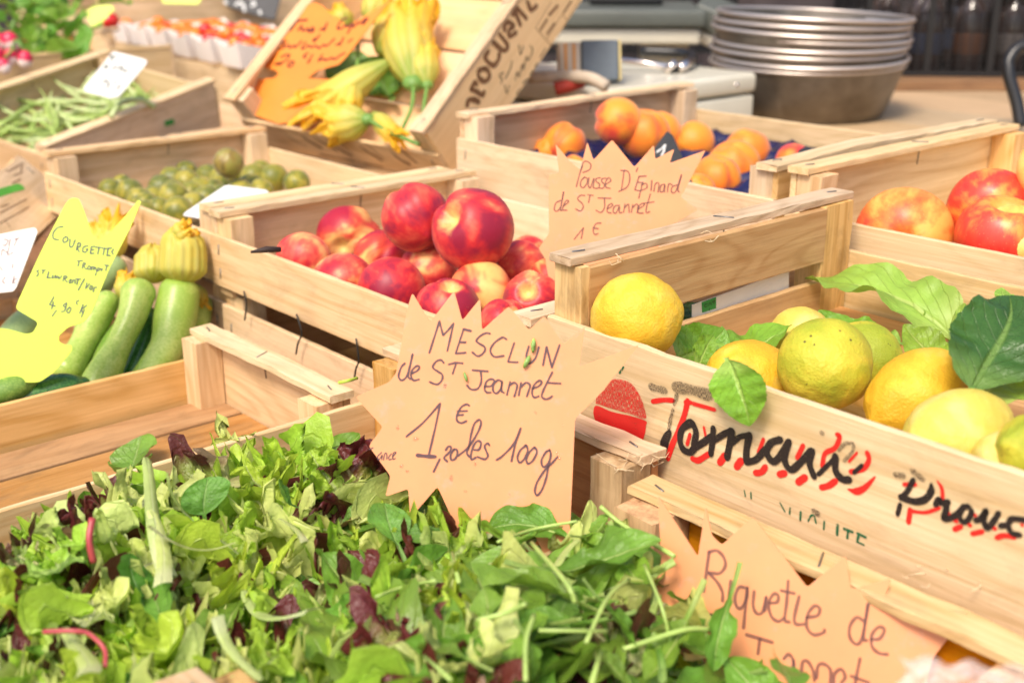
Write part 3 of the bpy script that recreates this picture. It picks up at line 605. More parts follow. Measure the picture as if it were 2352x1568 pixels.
on_part(c_lem, plL, 'red_lettering', ZG, [(50, [(700, 400), (800, 385), (900, 388)]), (66, [(1045, 395), (1010, 540), (950, 700), (895, 820), (850, 960)]), (44, [(1020, 405), (1080, 410)]), (44, [(1100, 420), (1310, 480)]), (62, [(1090, 960), (1150, 975), (1250, 915)]), (80, [(1360, 1000), (1410, 930)]), (80, [(1525, 1040), (1570, 980)]), (66, [(1710, 1100), (1770, 1090), (1810, 1040)]),
    (70, [(1945, 1115), (2000, 1100)]), (76, [(2130, 1190), (2200, 1140)]), (46, [(1790, 770), (1740, 900)]), (56, [(2180, 830), (2120, 950)]), (32, [(1205, 650), (1222, 740)]), (40, [(1040, 820), (1070, 720)])], 60, I_RED, gain=1.0, wob=0.05, z0=0.0005)
on_part(c_lem, plL, 'red_lettering', ZH, [(62, [(205, 45), (235, 65), (215, 140), (170, 205), (70, 260), (40, 400)]), (64, [(545, 250), (565, 330), (500, 430), (360, 465)]), (76, [(30, 640), (110, 620), (190, 565)]), (56, [(330, 660, 20), (420, 685, 80), (520, 640, 70), (635, 520, 20)]), (34, [(430, 250), (340, 350)]),
    (46, [(1330, 560, 14), (1385, 650, 50), (1395, 790, 46)]), (64, [(1030, 890), (1010, 1030)]), (44, [(1040, 905), (1200, 920), (1360, 870)]), (66, [(1530, 1110), (1600, 1080)]), (66, [(1730, 1160), (1840, 1135)]), (66, [(2005, 1205), (2080, 1180), (2200, 1195)]), (56, [(1525, 1000), (1550, 1020)]), (60, [(1700, 1060)]), (60, [(1980, 1100)]), (50, [(960, 605), (1090, 605)]), (50, [(1465, 930)]), (50, [(1760, 950)]), (50, [(2290, 1060)])], 60, I_RED, gain=1.0, wob=0.05, z0=0.0005, split=800)
on_part(c_lem, plL, 'black_lettering', ZG, [(90, [(870, 700, 60), (835, 760, 95), (815, 830, 100), (808, 905, 50)]), (74, [(1080, 605, 90), (1000, 660), (972, 760), (1000, 860), (1070, 895), (1120, 850), (1200, 800), (1280, 740)]), (74, [(1095, 610), (1130, 700), (1105, 830)]), (72, [(1300, 660), (1292, 780), (1275, 915)]), (66, [(1290, 790), (1400, 720), (1480, 680)]), (82, [(1485, 690), (1465, 800), (1435, 945)]),
    (60, [(1480, 810), (1560, 745), (1640, 730)]), (82, [(1655, 728), (1628, 860), (1625, 985)]), (72, [(1625, 990), (1720, 965), (1815, 860)]), (78, [(1960, 770), (1870, 800), (1825, 890), (1885, 985), (1960, 930), (2040, 790)]), (76, [(2045, 790), (2000, 960), (2060, 1065), (2150, 1000), (2262, 880)]), (76, [(2275, 880), (2245, 1000), (2290, 1130)])], 74, I_BLACK, gain=1.0, wob=0.05, z0=0.0009)
on_part(c_lem, plL, 'black_lettering', ZH, [(56, [(0, 490), (130, 360), (190, 300)]), (92, [(190, 290), (195, 450), (270, 545), (345, 550)]), (50, [(400, 470), (490, 390)]), (66, [(1070, 550), (1000, 680), (930, 760)]), (84, [(930, 745), (1080, 795), (1200, 770), (1268, 680), (1270, 600, 40)]), (56, [(920, 830), (890, 940)]),
    (78, [(1320, 830), (1355, 775), (1395, 815), (1460, 800)]), (76, [(1450, 800), (1435, 900), (1410, 980), (1470, 985), (1560, 940), (1640, 850)]), (66, [(1640, 850), (1590, 940), (1620, 1020), (1680, 1005), (1725, 910), (1680, 845)]), (70, [(1770, 1010), (1830, 980), (1890, 895), (1865, 1000), (1900, 1095), (1970, 1020), (2030, 925)]), (70, [(2050, 1070), (2130, 1050), (2180, 990), (2320, 1000)]), (70, [(2130, 1060), (2180, 1150), (2270, 1170)])], 70, I_BLACK, gain=1.0, wob=0.05, z0=0.0009, split=700)
on_part(c_lem, plL, 'black_lettering', ZG, [(104, [(930, 255), (1080, 280), (1260, 335)]), (66, [(690, 250), (760, 270), (830, 290)]), (42, [(945, 330), (920, 420)]), (40, [(905, 480), (880, 580), (865, 680)]), (60, [(2290, 1470), (2330, 1500)])], 60, I_BLACKW, gain=1.1, z0=0.0012, split=2000)
on_part(c_lem, plL, 'black_lettering', ZH, [(40, [(290, 340), (380, 240), (395, 150), (310, 140), (230, 220)]), (46, [(30, 10), (50, 30)]), (66, [(870, 490), (960, 505)]), (60, [(1060, 450), (1110, 490), (1180, 545)])], 60, I_BLACKW, gain=1.1, z0=0.0012, split=800)
on_part(c_lem, plL, 'green_lettering', ZH, [(24, [(62, 1020), (56, 1110)]), (32, [(212, 1060), (206, 1170)]), (32, [(285, 1105), (380, 1140)]), (32, [(335, 1120), (320, 1210)]), (36, [(435, 1155), (530, 1200)]), (36, [(452, 1160), (432, 1250)]), (22, [(432, 1250), (510, 1285)])], 30, I_GREEN, z0=0.0005)
on_part(c_lem, plL, 'green_lettering', ZG, [(14, [(1600, 1270), (1612, 1330)]), (16, [(1665, 1290), (1668, 1350)]), (14, [(1950, 1390), (2000, 1480)]), (18, [(2050, 1440), (2045, 1500)]), (22, [(2155, 1480), (2150, 1560)]), (20, [(2228, 1570), (2255, 1520), (2285, 1520), (2305, 1590)]), (20, [(415, 60), (375, 120)])], 16, I_GREEN, z0=0.0005, split=(1000, 1800))
# printing on the tipped crate
plR = Plane(T_T + T_X * (T_W + 0.0002), T_X, T_Y); ZI = zm(1100, 0, 5.4057)
on_part(c_tilt, plR, 'brown_lettering', ZI, [[(215, 1395), (240, 1320), (330, 1325)], [(300, 1310), (370, 1345)], [(270, 1180), (310, 1095), (345, 1115)], [(275, 1180), (350, 1215), (415, 1260), (440, 1215)], [(440, 905), (370, 940), (375, 1030), (455, 1075), (510, 1010), (490, 930), (440, 905)], [(500, 680), (455, 770), (560, 865), (630, 790), (640, 710)], [(560, 560), (700, 670), (750, 600), (645, 455)], [(715, 400), (705, 340), (765, 295), (830, 345), (770, 400), (780, 480), (860, 435)], [(820, 190), (880, 115)], [(850, 160), (920, 330)], [(880, 115), (1000, 245)], [(1010, 20), (1060, 130), (1130, 85)]], 72, I_STAMP)
on_part(c_tilt, plR, 'black_lettering', ZI, [[(700, 960), (640, 1000), (680, 1050), (660, 1105)], [(720, 1040), (770, 950), (740, 1000), (790, 900), (810, 800)], [(900, 600), (920, 720), (960, 600), (940, 670)], [(850, 1060), (880, 950), (900, 1010), (950, 850), (960, 920), (1000, 750), (1020, 800), (1080, 680), (1050, 600)], [(710, 1120), (740, 1230), (770, 1130)], [(870, 1240), (910, 1180)], [(950, 1100), (1010, 1050)], [(1050, 990), (1090, 930)], [(1110, 890), (1150, 830)], [(1180, 760), (1250, 640)]], 16, I_BLACK, smooth=True)
on_part(c_tilt, plR, 'printed_box', ZI, [[(1120, 370), (1330, 20)], [(1120, 370), (1260, 530)], [(1260, 530), (1360, 640)], [(1270, 510), (1590, 0)], [(1370, 600), (1540, 270), (1700, 0)], [(1470, 200), (1545, 270)], (36, [(1180, 400), (1270, 260)]), (30, [(1270, 450), (1370, 310)]), (40, [(1300, 200), (1410, 80)]), (30, [(1490, 170), (1590, 20)])], 9, I_STAMP, smooth=False)
plB = Plane(T_T - T_Z * 0.08 - T_Y * 0.0002, -T_Y, T_X); ZJ = zm(560, 270, 4.276)
on_part(c_tilt, plB, 'brown_lettering', ZJ, [(38, [(750, 250, 10), (850, 330), (960, 390)]), (36, [(880, 270, 14), (1000, 350), (1130, 420)]), (40, [(1030, 310, 12), (1150, 400), (1270, 470)]), (40, [(1360, 370, 14), (1460, 440), (1590, 520)]), (44, [(1690, 430, 14), (1780, 510), (1880, 560)]), (30, [(1790, 410), (1950, 540)]), (12, [(470, 150), (690, 320), (810, 380)]), (12, [(620, 190), (850, 330)]), (12, [(1080, 270), (1300, 470)]), (12, [(1420, 340), (1640, 530)]), (18, [(950, 450), (1120, 490), (1300, 525)]), (18, [(1410, 550), (1600, 590)])], 30, I_STAMP, split=(1340, 1660))
# green stripe and printing on the crate at the left edge
plS = Plane(s1 - S_Y * 0.0002, -S_Y, S_X); ZK = zm(0, 350, 6.815)
on_part(c_strp, plS, 'green_stripe', ZK, [(150, [(-200, 880), (0, 820), (200, 760), (350, 720)])], 150, plain('green_stripe', (0.10, 0.42, 0.04), 0.5, nscale=20), smooth=False, wob=0)
on_part(c_strp, plS, 'brown_lettering', ZK, [[(90, 430), (130, 470), (250, 400), (380, 330)], [(360, 370), (350, 460)], [(20, 1060), (150, 1010)], [(0, 1160), (430, 930)], [(0, 1330), (480, 1060)], [(90, 1290), (170, 1400)], [(230, 540), (370, 480)], [(200, 660), (340, 600)]], 20, I_STAMP)
# small green tags on crates
def tagcard(parent, name, pts, p0, n, x, mat, th=0.0006):
    pl = Plane(p0, n, x); o = card(name, None, [pl.uv(p) for p in pts], th, mat); o.parent = parent; o.matrix_basis = parent.matrix_basis.inverted() @ pl.M; return o, pl
G_TAG = plain('green_tag', (0.03, 0.30, 0.05), 0.5)
o, plq = tagcard(c_lem, 'label_strip', [(1590, 700), (1700, 662), (1812, 618), (1812, 668), (1700, 706), (1590, 742)], ab(-0.6462, 0.8, 0), VA, VB, plain('white_strip', (0.80, 0.74, 0.62), 0.5, nscale=30, var=0.05))
plq2 = Plane(ab(-0.6458, 0.8, 0), VA, VB)
o = card('green_label', None, [plq2.uv(p) for p in ((1612, 694), (1645, 682), (1645, 708), (1613, 718))], 0.0002, G_TAG); o.parent = c_lem; o.matrix_basis = c_lem.matrix_basis.inverted() @ plq2.M
on_part(c_lem, plq2, 'label_lettering', lambda x, y: (x, y), [[(1624, 697), (1618, 700), (1619, 705), (1624, 703)], [(1627, 702), (1630, 694), (1634, 700)], [(1635, 693), (1642, 690)], [(1639, 692), (1639, 698)], [(1629, 707), (1629, 713)]], 1.6, I_BLACK, z0=0.0003)
o, _q = tagcard(c_bean, 'green_label', [(378, 279), (399, 273), (401, 284), (380, 291)], at_plane(390, 282, B_N, B_X) + B_X * 0.0012, B_X, B_Y, G_TAG)
# ---------------------------------------------------------------- fruit
def globe(nlat, nlon, fn):
    """Sphere-like mesh; fn(theta from the +z pole, phi) gives a point."""
    vs = [fn(0.0, 0.0)]
    for i in range(1, nlat):
        for k in range(nlon): vs.append(fn(math.pi * i / nlat, 2 * math.pi * k / nlon))
    vs.append(fn(math.pi, 0.0)); L = len(vs) - 1
    fs = [(0, 1 + k, 1 + (k + 1) % nlon) for k in range(nlon)]
    for i in range(nlat - 2):
        for k in range(nlon):
            a = 1 + i * nlon; fs.append((a + k, a + nlon + k, a + nlon + (k + 1) % nlon, a + (k + 1) % nlon))
    a = 1 + (nlat - 2) * nlon; fs += [(L, a + (k + 1) % nlon, a + k) for k in range(nlon)]
    return vs, fs
def stone_fruit(seed, seam=0.07, cav=0.26, sq=0.94, lump=0.03):
    def fn(t, p):
        dp = abs((p + math.pi) % (2 * math.pi) - math.pi)
        d = Vector((math.sin(t) * math.cos(p), math.sin(t) * math.sin(p), math.cos(t)))
        r = 1 + lump * noise.noise(d * 1.3 + Vector((seed, 0, 0)))
        g = math.exp(-(dp / 0.20) ** 2) * min(1, math.sin(t) * 1.6)
        r *= 1 - seam * g + seam * 0.35 * math.exp(-((dp - 0.5) / 0.3) ** 2) * math.sin(t)
        v = d * r; v.z *= sq; v.z -= cav * math.exp(-(t / 0.27) ** 2); v.z += 0.05 * math.exp(-((math.pi - t) / 0.2) ** 2) * -1
        return v * 0.5
    return globe(26, 40, fn)
def apple_shape(seed):
    def fn(t, p):
        d = Vector((math.sin(t) * math.cos(p), math.sin(t) * math.sin(p), math.cos(t)))
        r = 1 + 0.03 * noise.noise(d * 1.2 + Vector((seed, 5, 0))) + 0.02 * math.cos(5 * p + seed) * max(0, -math.cos(t)) ** 2 + 0.012 * math.cos(5 * p) * max(0, math.cos(t))
        v = d * r; v.z *= 0.90; v.z -= 0.42 * math.exp(-(t / 0.36) ** 2); v.z += 0.18 * math.exp(-((math.pi - t) / 0.28) ** 2)
        return v * 0.5
    return globe(30, 40, fn)
def lemon_shape(seed, el=1.22, tip=0.16):
    def fn(t, p):
        d = Vector((math.sin(t) * math.cos(p), math.sin(t) * math.sin(p), math.cos(t)))
        r = 1 + 0.035 * noise.noise(d * 1.6 + Vector((seed, 0, 3))) + 0.018 * noise.noise(d * 4.5 + Vector((0, seed, 3))) + 0.008 * noise.noise(d * 10 + Vector((0, seed, 9)))
        v = d * r; v.z *= el; v.z += tip * math.exp(-(t / 0.24) ** 2) - tip * 0.5 * math.exp(-((math.pi - t) / 0.26) ** 2)
        rid = 0.03 * math.cos(9 * p + seed) * math.exp(-((t - 0.38) / 0.25) ** 2); v.x *= 1 + rid; v.y *= 1 + rid
        return v * 0.5
    return globe(44, 56, fn)
def round_shape(seed, lump=0.03, el=1.0, cav=0.0):
    def fn(t, p):
        d = Vector((math.sin(t) * math.cos(p), math.sin(t) * math.sin(p), math.cos(t)))
        v = d * (1 + lump * noise.noise(d * 1.4 + Vector((seed, 0, 0)))); v.z *= el; v.z -= cav * math.exp(-(t / 0.25) ** 2); return v * 0.5
    return globe(18, 24, fn)

def fruit_mat(name, cols, sc=1.6, streak=None, cavity=None, rough=0.32, coat=0.1, pores=None, speck=None, pos=((0.36, 0.5, 0.62)), sss=0.12, contrast=1.0, fuzz=0.0, spec=0.4):
    m, nt, b = newmat(name); tc = N(nt, "ShaderNodeTexCoord"); v, rn = objcoord(nt, rnd=20.0)
    S = 20.0                       # objects are scaled from unit diameter: object coordinates run -0.5..0.5
    n1 = noi(nt, v, sc * 1.6, 3, 0.55, 0.6)
    n1 = mth(nt, 'MULTIPLY_ADD', mth(nt, 'SUBTRACT', rn, 0.5), 0.16, n1)
    if streak:
        mp = N(nt, "ShaderNodeMapping"); mp.inputs['Scale'].default_value = (streak, streak, streak * 0.10); nt.links.new(v, mp.inputs['Vector'])
        n1 = mth(nt, 'MULTIPLY_ADD', mth(nt, 'SUBTRACT', noi(nt, mp.outputs[0], 1.0, 3, 0.6), 0.5), 0.45, n1)
    r = ramp(nt, n1, list(zip(pos, cols)) if len(pos) == len(cols) else [(0.3 + 0.4 * i / (len(cols) - 1), c) for i, c in enumerate(cols)])
    col = r.outputs[0]
    if cavity:
        sx = N(nt, "ShaderNodeSeparateXYZ"); nt.links.new(tc.outputs['Object'], sx.inputs[0])
        rr = mth(nt, 'SQRT', mth(nt, 'ADD', mth(nt, 'MULTIPLY', sx.outputs[0], sx.outputs[0]), mth(nt, 'MULTIPLY', sx.outputs[1], sx.outputs[1])))
        rr = mth(nt, 'MULTIPLY_ADD', noi(nt, v, 7.0, 3, 0.6), 0.22, rr)
        near = ramp(nt, rr, [(0.15, (1, 1, 1)), (0.15 + cavity[1], (0, 0, 0))]).outputs[0]
        near = mth(nt, 'MULTIPLY', near, mth(nt, 'GREATER_THAN', sx.outputs[2], 0.0))
        col = mix(nt, near, col, cavity[0])
    if speck:
        vo = N(nt, "ShaderNodeTexVoronoi"); vo.inputs['Scale'].default_value = speck[1]; nt.links.new(v, vo.inputs['Vector'])
        sm = ramp(nt, vo.outputs['Distance'], [(0.06, (1, 1, 1)), (0.14, (0, 0, 0))]).outputs[0]
        sm = mth(nt, 'MULTIPLY', sm, mth(nt, 'GREATER_THAN', noi(nt, v, 3.0, 2, 0.5), speck[2]))
        col = mix(nt, mth(nt, 'MULTIPLY', sm, speck[3]), col, speck[0])
    n5 = noi(nt, v, 14, 4, 0.65); col = mix(nt, 0.22, col, mix(nt, n5, (0.25, 0.25, 0.25), (0.75, 0.75, 0.75)), 'OVERLAY')
    nt.links.new(col, b.inputs['Base Color'])
    setp(b, Roughness=rough); b.inputs['Specular IOR Level'].default_value = spec; b.inputs['Coat Weight'].default_value = coat; b.inputs['Coat Roughness'].default_value = 0.25
    b.inputs['Subsurface Weight'].default_value = sss; b.inputs['Subsurface Radius'].default_value = (1.0, 0.4, 0.15); b.inputs['Subsurface Scale'].default_value = 0.006
    if fuzz: b.inputs['Sheen Weight'].default_value = fuzz; b.inputs['Sheen Roughness'].default_value = 0.5
    if pores:
        n6 = noi(nt, v, pores, 3, 0.6); bump(nt, b, mth(nt, 'ADD', n6, mth(nt, 'MULTIPLY', noi(nt, v, pores * 0.3, 2, 0.5), 0.8)), 0.42, 0.0022)
    else: bump(nt, b, n5, 0.06, 0.001)
    return m
F_NECT = fruit_mat('nectarine_skin', [(0.28, 0.012, 0.036), (0.54, 0.026, 0.032), (0.70, 0.11, 0.065), (0.82, 0.44, 0.15)], 1.0, streak=5, pos=(0.34, 0.47, 0.60, 0.76), cavity=((0.80, 0.52, 0.16), 0.16), speck=((0.85, 0.5, 0.3), 26, 0.55, 0.35), rough=0.42, coat=0.0, spec=0.32, fuzz=0.06)
F_NECTY = fruit_mat('yellow_cheeked_nectarine_skin', [(0.36, 0.014, 0.035), (0.60, 0.07, 0.04), (0.84, 0.42, 0.13), (0.86, 0.56, 0.20)], 0.7, pos=(0.46, 0.56, 0.64, 0.76), cavity=((0.84, 0.60, 0.20), 0.2), speck=((0.5, 0.25, 0.1), 24, 0.6, 0.3), rough=0.46, coat=0.0, spec=0.3)
F_APRI = fruit_mat('apricot_skin', [(0.76, 0.11, 0.02), (0.80, 0.20, 0.014), (0.82, 0.27, 0.018)], 0.7, pos=(0.30, 0.40, 0.56), speck=((0.45, 0.10, 0.02), 9, 0.58, 0.6), rough=0.5, coat=0.0, fuzz=0.25)
F_APRIR = fruit_mat('blushed_apricot_skin', [(0.70, 0.045, 0.03), (0.80, 0.13, 0.02), (0.84, 0.28, 0.02)], 0.6, pos=(0.38, 0.47, 0.58), rough=0.5, coat=0.0, fuzz=0.25)
F_APPLE = fruit_mat('red_apple_skin', [(0.62, 0.025, 0.02), (0.72, 0.06, 0.03), (0.82, 0.28, 0.05)], 1.0, streak=9, pos=(0.40, 0.56, 0.70), cavity=((0.66, 0.48, 0.12), 0.13), speck=((0.85, 0.6, 0.3), 30, 0.4, 0.45), rough=0.38, coat=0.06)
F_APPLEO = fruit_mat('orange_apple_skin', [(0.74, 0.08, 0.03), (0.82, 0.20, 0.04), (0.86, 0.42, 0.09)], 0.9, streak=7, pos=(0.38, 0.50, 0.62), speck=((0.9, 0.7, 0.4), 30, 0.4, 0.35), rough=0.42, coat=0.04)
F_APPLEY = fruit_mat('yellow_apple_skin', [(0.82, 0.30, 0.06), (0.84, 0.50, 0.10), (0.86, 0.62, 0.18)], 0.8, streak=6, pos=(0.34, 0.44, 0.58), cavity=((0.66, 0.60, 0.14), 0.1), rough=0.4, coat=0.05)
F_LEMY = fruit_mat('yellow_lemon_peel', [(0.68, 0.38, 0.022), (0.74, 0.46, 0.034), (0.72, 0.49, 0.07)], 1.2, rough=0.46, coat=0.0, spec=0.3, pores=34)
F_LEMP = fruit_mat('pale_lemon_peel', [(0.58, 0.47, 0.07), (0.68, 0.52, 0.10), (0.70, 0.56, 0.17)], 1.0, rough=0.5, coat=0.0, spec=0.28, pores=34)
F_LEMG = fruit_mat('green_yellow_lemon_peel', [(0.30, 0.35, 0.025), (0.46, 0.44, 0.035), (0.64, 0.50, 0.05)], 0.8, pos=(0.36, 0.5, 0.64), speck=((0.05, 0.02, 0.01), 7, 0.5, 0.9), rough=0.46, coat=0.0, spec=0.3, pores=34)
F_PLUM = fruit_mat('green_plum_skin', [(0.12, 0.14, 0.02), (0.22, 0.21, 0.02), (0.34, 0.29, 0.035)], 1.3, rough=0.42, coat=0.0, fuzz=0.2, speck=((0.20, 0.12, 0.03), 8, 0.6, 0.5))
F_PLUMB = fruit_mat('brown_plum_skin', [(0.12, 0.09, 0.02), (0.24, 0.16, 0.025), (0.26, 0.23, 0.04)], 1.3, rough=0.42, fuzz=0.2)
F_TOMO = fruit_mat('orange_tomato_skin', [(0.78, 0.16, 0.01), (0.85, 0.24, 0.015)], 0.8, rough=0.2, coat=0.4)
F_TOMR = fruit_mat('red_tomato_skin', [(0.55, 0.012, 0.015), (0.68, 0.03, 0.02)], 0.8, rough=0.2, coat=0.4)
STEMW = plain('woody_stem', (0.16, 0.09, 0.04), 0.7, nscale=80)
GREEN_STEM = plain('green_stem', (0.14, 0.27, 0.05), 0.5, nscale=60)

MESH = {}
def shared(key, fn, mat):
    if key not in MESH:
        vs, fs = fn(); o = mk(key, vs, fs, mat); MESH[key] = o.data; bpy.data.objects.remove(o)
    return MESH[key]
RIGHT = Vector((1, 0, 0))
def view_dir(dx, dy, dz): return (RIGHT * dx + C_UP * dy - C_FW * dz).normalized()     # dz > 0 faces the viewer
def put(name, key, fn, mat, label, cat, group, x, y, w, z=None, d=None, axis=(0.2, 0.8, 0.4), spin=0.0, sc=(1, 1, 1), bmin=None, el=1.0):
    """A fruit of apparent width w (display px) centred on the line of sight through x, y, at height z or depth d."""
    p = at_z(x, y, z) if d is None else at_d(x, y, d)
    if bmin is not None:         # keep clear of the front board: slide back along the line of sight
        r_ = ray(x, y); h = w / FPX * 0.5 * el; d0 = depth(p); dn = bmin / (r_.dot(VB) - h)
        if dn > d0: p = at_d(x, y, dn)
    dia = w * depth(p) / FPX
    zx = view_dir(*axis); q = zx.to_track_quat('Z', 'Y').to_matrix() @ Euler((0, 0, spin)).to_matrix()
    o = link(name, shared(key, fn, mat), None, TM(p, q) @ Matrix.Diagonal((dia * sc[0], dia * sc[1], dia * sc[2], 1)))
    tag(o, label, cat, group); return o
G = 'nectarines heaped in the pale crate'
nects = [  # x, y, width, z, axis, spin, kind, label
    (1086, 527, 192, 0.012, (-0.62, 0.25, 0.74), 2.6, 0, 'biggest red nectarine, on top of the heap, stem hollow turned left'),
    (955, 500, 160, 0.012, (-0.4, 0.6, -0.6), 1.0, 1, 'large nectarine on top of the heap, left of the biggest one'),
    (800, 545, 148, -0.036, (-0.12, -0.45, 0.88), 0.6, 2, 'nectarine with a broad yellow cheek against the back board'),
    (697, 598, 132, -0.046, (0.3, 0.5, -0.8), 0.2, 1, 'leftmost nectarine beside the black twig'),
    (876, 592, 128, -0.044, (0.1, 0.5, -0.8), 2.0, 2, 'pinkish nectarine half hidden below the large top one'),
    (788, 652, 146, -0.052, (0.3, 0.2, -0.9), 3.0, 0, 'dark red nectarine touching the front board, second from the left'),
    (900, 668, 158, -0.050, (0.3, 0.3, -0.9), 4.0, 1, 'speckled pink nectarine in the middle of the front row'),
    (985, 622, 136, -0.048, (0.4, 0.2, -0.9), 1.0, 0, 'plain red nectarine tucked under the biggest one'),
    (1030, 712, 152, -0.052, (0.1, 0.75, 0.5), 2.0, 1, 'pale pink nectarine with a small hollow behind the mesclun sign'),
    (1104, 672, 150, -0.046, (0.5, 0.1, -0.85), 5.2, 2, 'red nectarine with a yellow patch under the biggest one'),
    (1194, 612, 122, -0.040, (0.5, 0.1, -0.85), 0.0, 0, 'red nectarine to the right of the biggest one'),
    (1214, 588, 96, -0.046, (0.5, 0.1, -0.85), 0.0, 0, 'small red nectarine showing a thin crescent at the back right'),
    (1262, 640, 96, -0.044, (0.5, 0.1, -0.85), 3.1, 2, 'yellowish nectarine half behind the lemon crate post'),
    (1222, 690, 136, -0.046, (-0.2, 0.3, 0.9), 1.3, 1, 'streaked pink nectarine beside the lemon crate post'),
    (1157, 742, 116, -0.048, (0.4, 0.4, 0.8), 1.3, 0, 'dark pink nectarine peeping between the spikes of the mesclun sign')]
for i, (x, y, w, z, ax, sp, kd, lab) in enumerate(nects):
    s = i % 4; mt = F_NECTY if kd == 2 else F_NECT
    put('nectarine', 'nectarine_%d_%d' % (s, kd == 2), lambda s=s: stone_fruit(s * 3.7 + 1, 0.085, 0.36, 0.97), mt, lab, 'nectarine', G, x, y, w, z, axis=ax, spin=sp, sc=(1, 1, 0.98), bmin=0.634 if y > 640 else None)
vs, fs = tube([at_d(576, 579, 1.16), at_d(612, 573, 1.165), at_d(645, 573, 1.17)], [0.0012, 0.0032, 0.0026], 8)
tag(mk('twig', vs, fs, plain('black_twig', (0.03, 0.015, 0.01), 0.7, nscale=90), None), 'short black twig poking out over the nectarine crate front', 'twig')

G = 'apricots in the navy tray'
apris = [(1420, 280, 104, 0.048, (0.5, 0.2, -0.8), 0, 1, 'red blushed apricot, topmost of the heap'), (1480, 308, 112, 0.030, (0.12, 0.85, 0.45), -1.62, 0, 'apricot with a deep seam facing out, in front of the blushed one'),
    (1517, 305, 90, 0.022, (0.5, 0.5, -0.7), 1, 0, 'apricot half hidden behind the one with the deep seam'), (1592, 328, 92, 0.008, (0.6, 0.2, -0.7), 1, 0, 'smooth orange apricot behind the slate label'), (1296, 334, 98, 0.004, (0.5, 0.3, -0.8), 2, 1, 'large apricot at the left end of the tray'),
    (1257, 348, 66, -0.004, (-0.5, 0.3, 0.8), 2, 0, 'small spotted apricot leftmost in the tray'), (1716, 346, 98, 0.000, (0.3, 0.9, 0.3), -1.3, 0, 'apricot with a seam in the far right of the tray'), (1684, 382, 116, 0.002, (-0.4, 0.7, 0.4), 0.5, 0, 'broad pale orange apricot in the right middle of the tray'),
    (1645, 412, 108, 0.004, (0.1, 0.85, 0.5), -1.5, 0, 'apricot with red left cheek next to the spiky sign'), (1316, 388, 60, 0.000, (0.4, 0.6, -0.7), 1, 1, 'apricot sliver showing between the left spikes of the sign'),
    (1822, 372, 80, -0.008, (0.4, 0.6, -0.7), 3, 1, 'apricot cut off by the black slate at the right'), (1602, 440, 80, 0.000, (0.4, 0.6, 0.7), 3, 0, 'lowest apricot at the front board right of the sign')]
for i, (x, y, w, z, ax, sp, kd, lab) in enumerate(apris):
    s = i % 3
    put('apricot', 'apricot_%d_%d' % (s, kd), lambda s=s: stone_fruit(s * 5.1 + 2, 0.10, 0.16, 0.98), F_APRIR if kd else F_APRI, lab, 'apricot', G, x, y, w * 1.06, z, axis=ax, spin=sp, bmin=1.036)
# navy moulded tray
NAVY = plain('navy_plastic_tray', (0.012, 0.012, 0.06), 0.25, nscale=20)
def tray():
    vs, fs = [], []; nx, ny = 84, 66; W, D = 0.500, 0.43
    for j in range(ny + 1):
        for i in range(nx + 1):
            x, y = -W / 2 + W * i / nx, -D / 2 + D * j / ny
            u = (x + W / 2) / 0.0715; row = int(min((y + D / 2) / 0.0717, 5)); v = (y + D / 2) / 0.0717
            q = (u % 1 - 0.5) ** 2 + (v % 1 - 0.5) ** 2
            vs.append((x, y, 0.022 - 0.024 * max(0, 1 - q * 4.2) ** 0.7 + 0.006 * max(0, q - 0.32) * 6 + 0.002 * noise.noise(Vector((x * 40, y * 40, 0)))))
    for j in range(ny):
        for i in range(nx): a = j * (nx + 1) + i; fs.append((a, a + 1, a + nx + 2, a + nx + 1))
    return vs, fs
vs, fs = tray(); o = mk('fruit_tray', vs, fs, NAVY, None, M=TM(ab(-1.016, 1.259, -0.020), RAB)); sl = o.modifiers.new('sheet', 'SOLIDIFY'); sl.thickness = 0.001
tag(o, 'navy blue moulded plastic tray cradling the apricots', 'tray')

G = 'apples in the right crate'
for i, (x, y, w, z, ax, sp, key, mt, lab) in enumerate([
    (2076, 540, 222, 0.015, (0.3, 0.3, -0.9), 0.3, 'apple_o', F_APPLEO, 'orange apple at the left of the apple crate'), (2272, 480, 190, 0.030, (0.2, 0.5, -0.8), 1.0, 'apple_r', F_APPLE, 'round bright red apple at the back of the apple crate'),
    (2300, 540, 205, 0.020, (0.05, 0.86, 0.5), 2.0, 'apple_r', F_APPLE, 'red streaked apple with its stem hollow showing'), (2320, 585, 225, 0.002, (0.3, 0.3, -0.9), 2.0, 'apple_y', F_APPLEY, 'yellow apple in front, cut by the crate board'),
    (2420, 388, 160, 0.075, (0.3, 0.3, -0.9), 2.0, 'apple_y', F_APPLEY, 'pale yellow apple high up, cut off by the right edge')]):
    put('apple', key, lambda i=i: apple_shape(i * 2.3), mt, lab, 'apple', G, x, y, w, z, axis=ax, spin=sp, bmin=1.038, el=0.98)

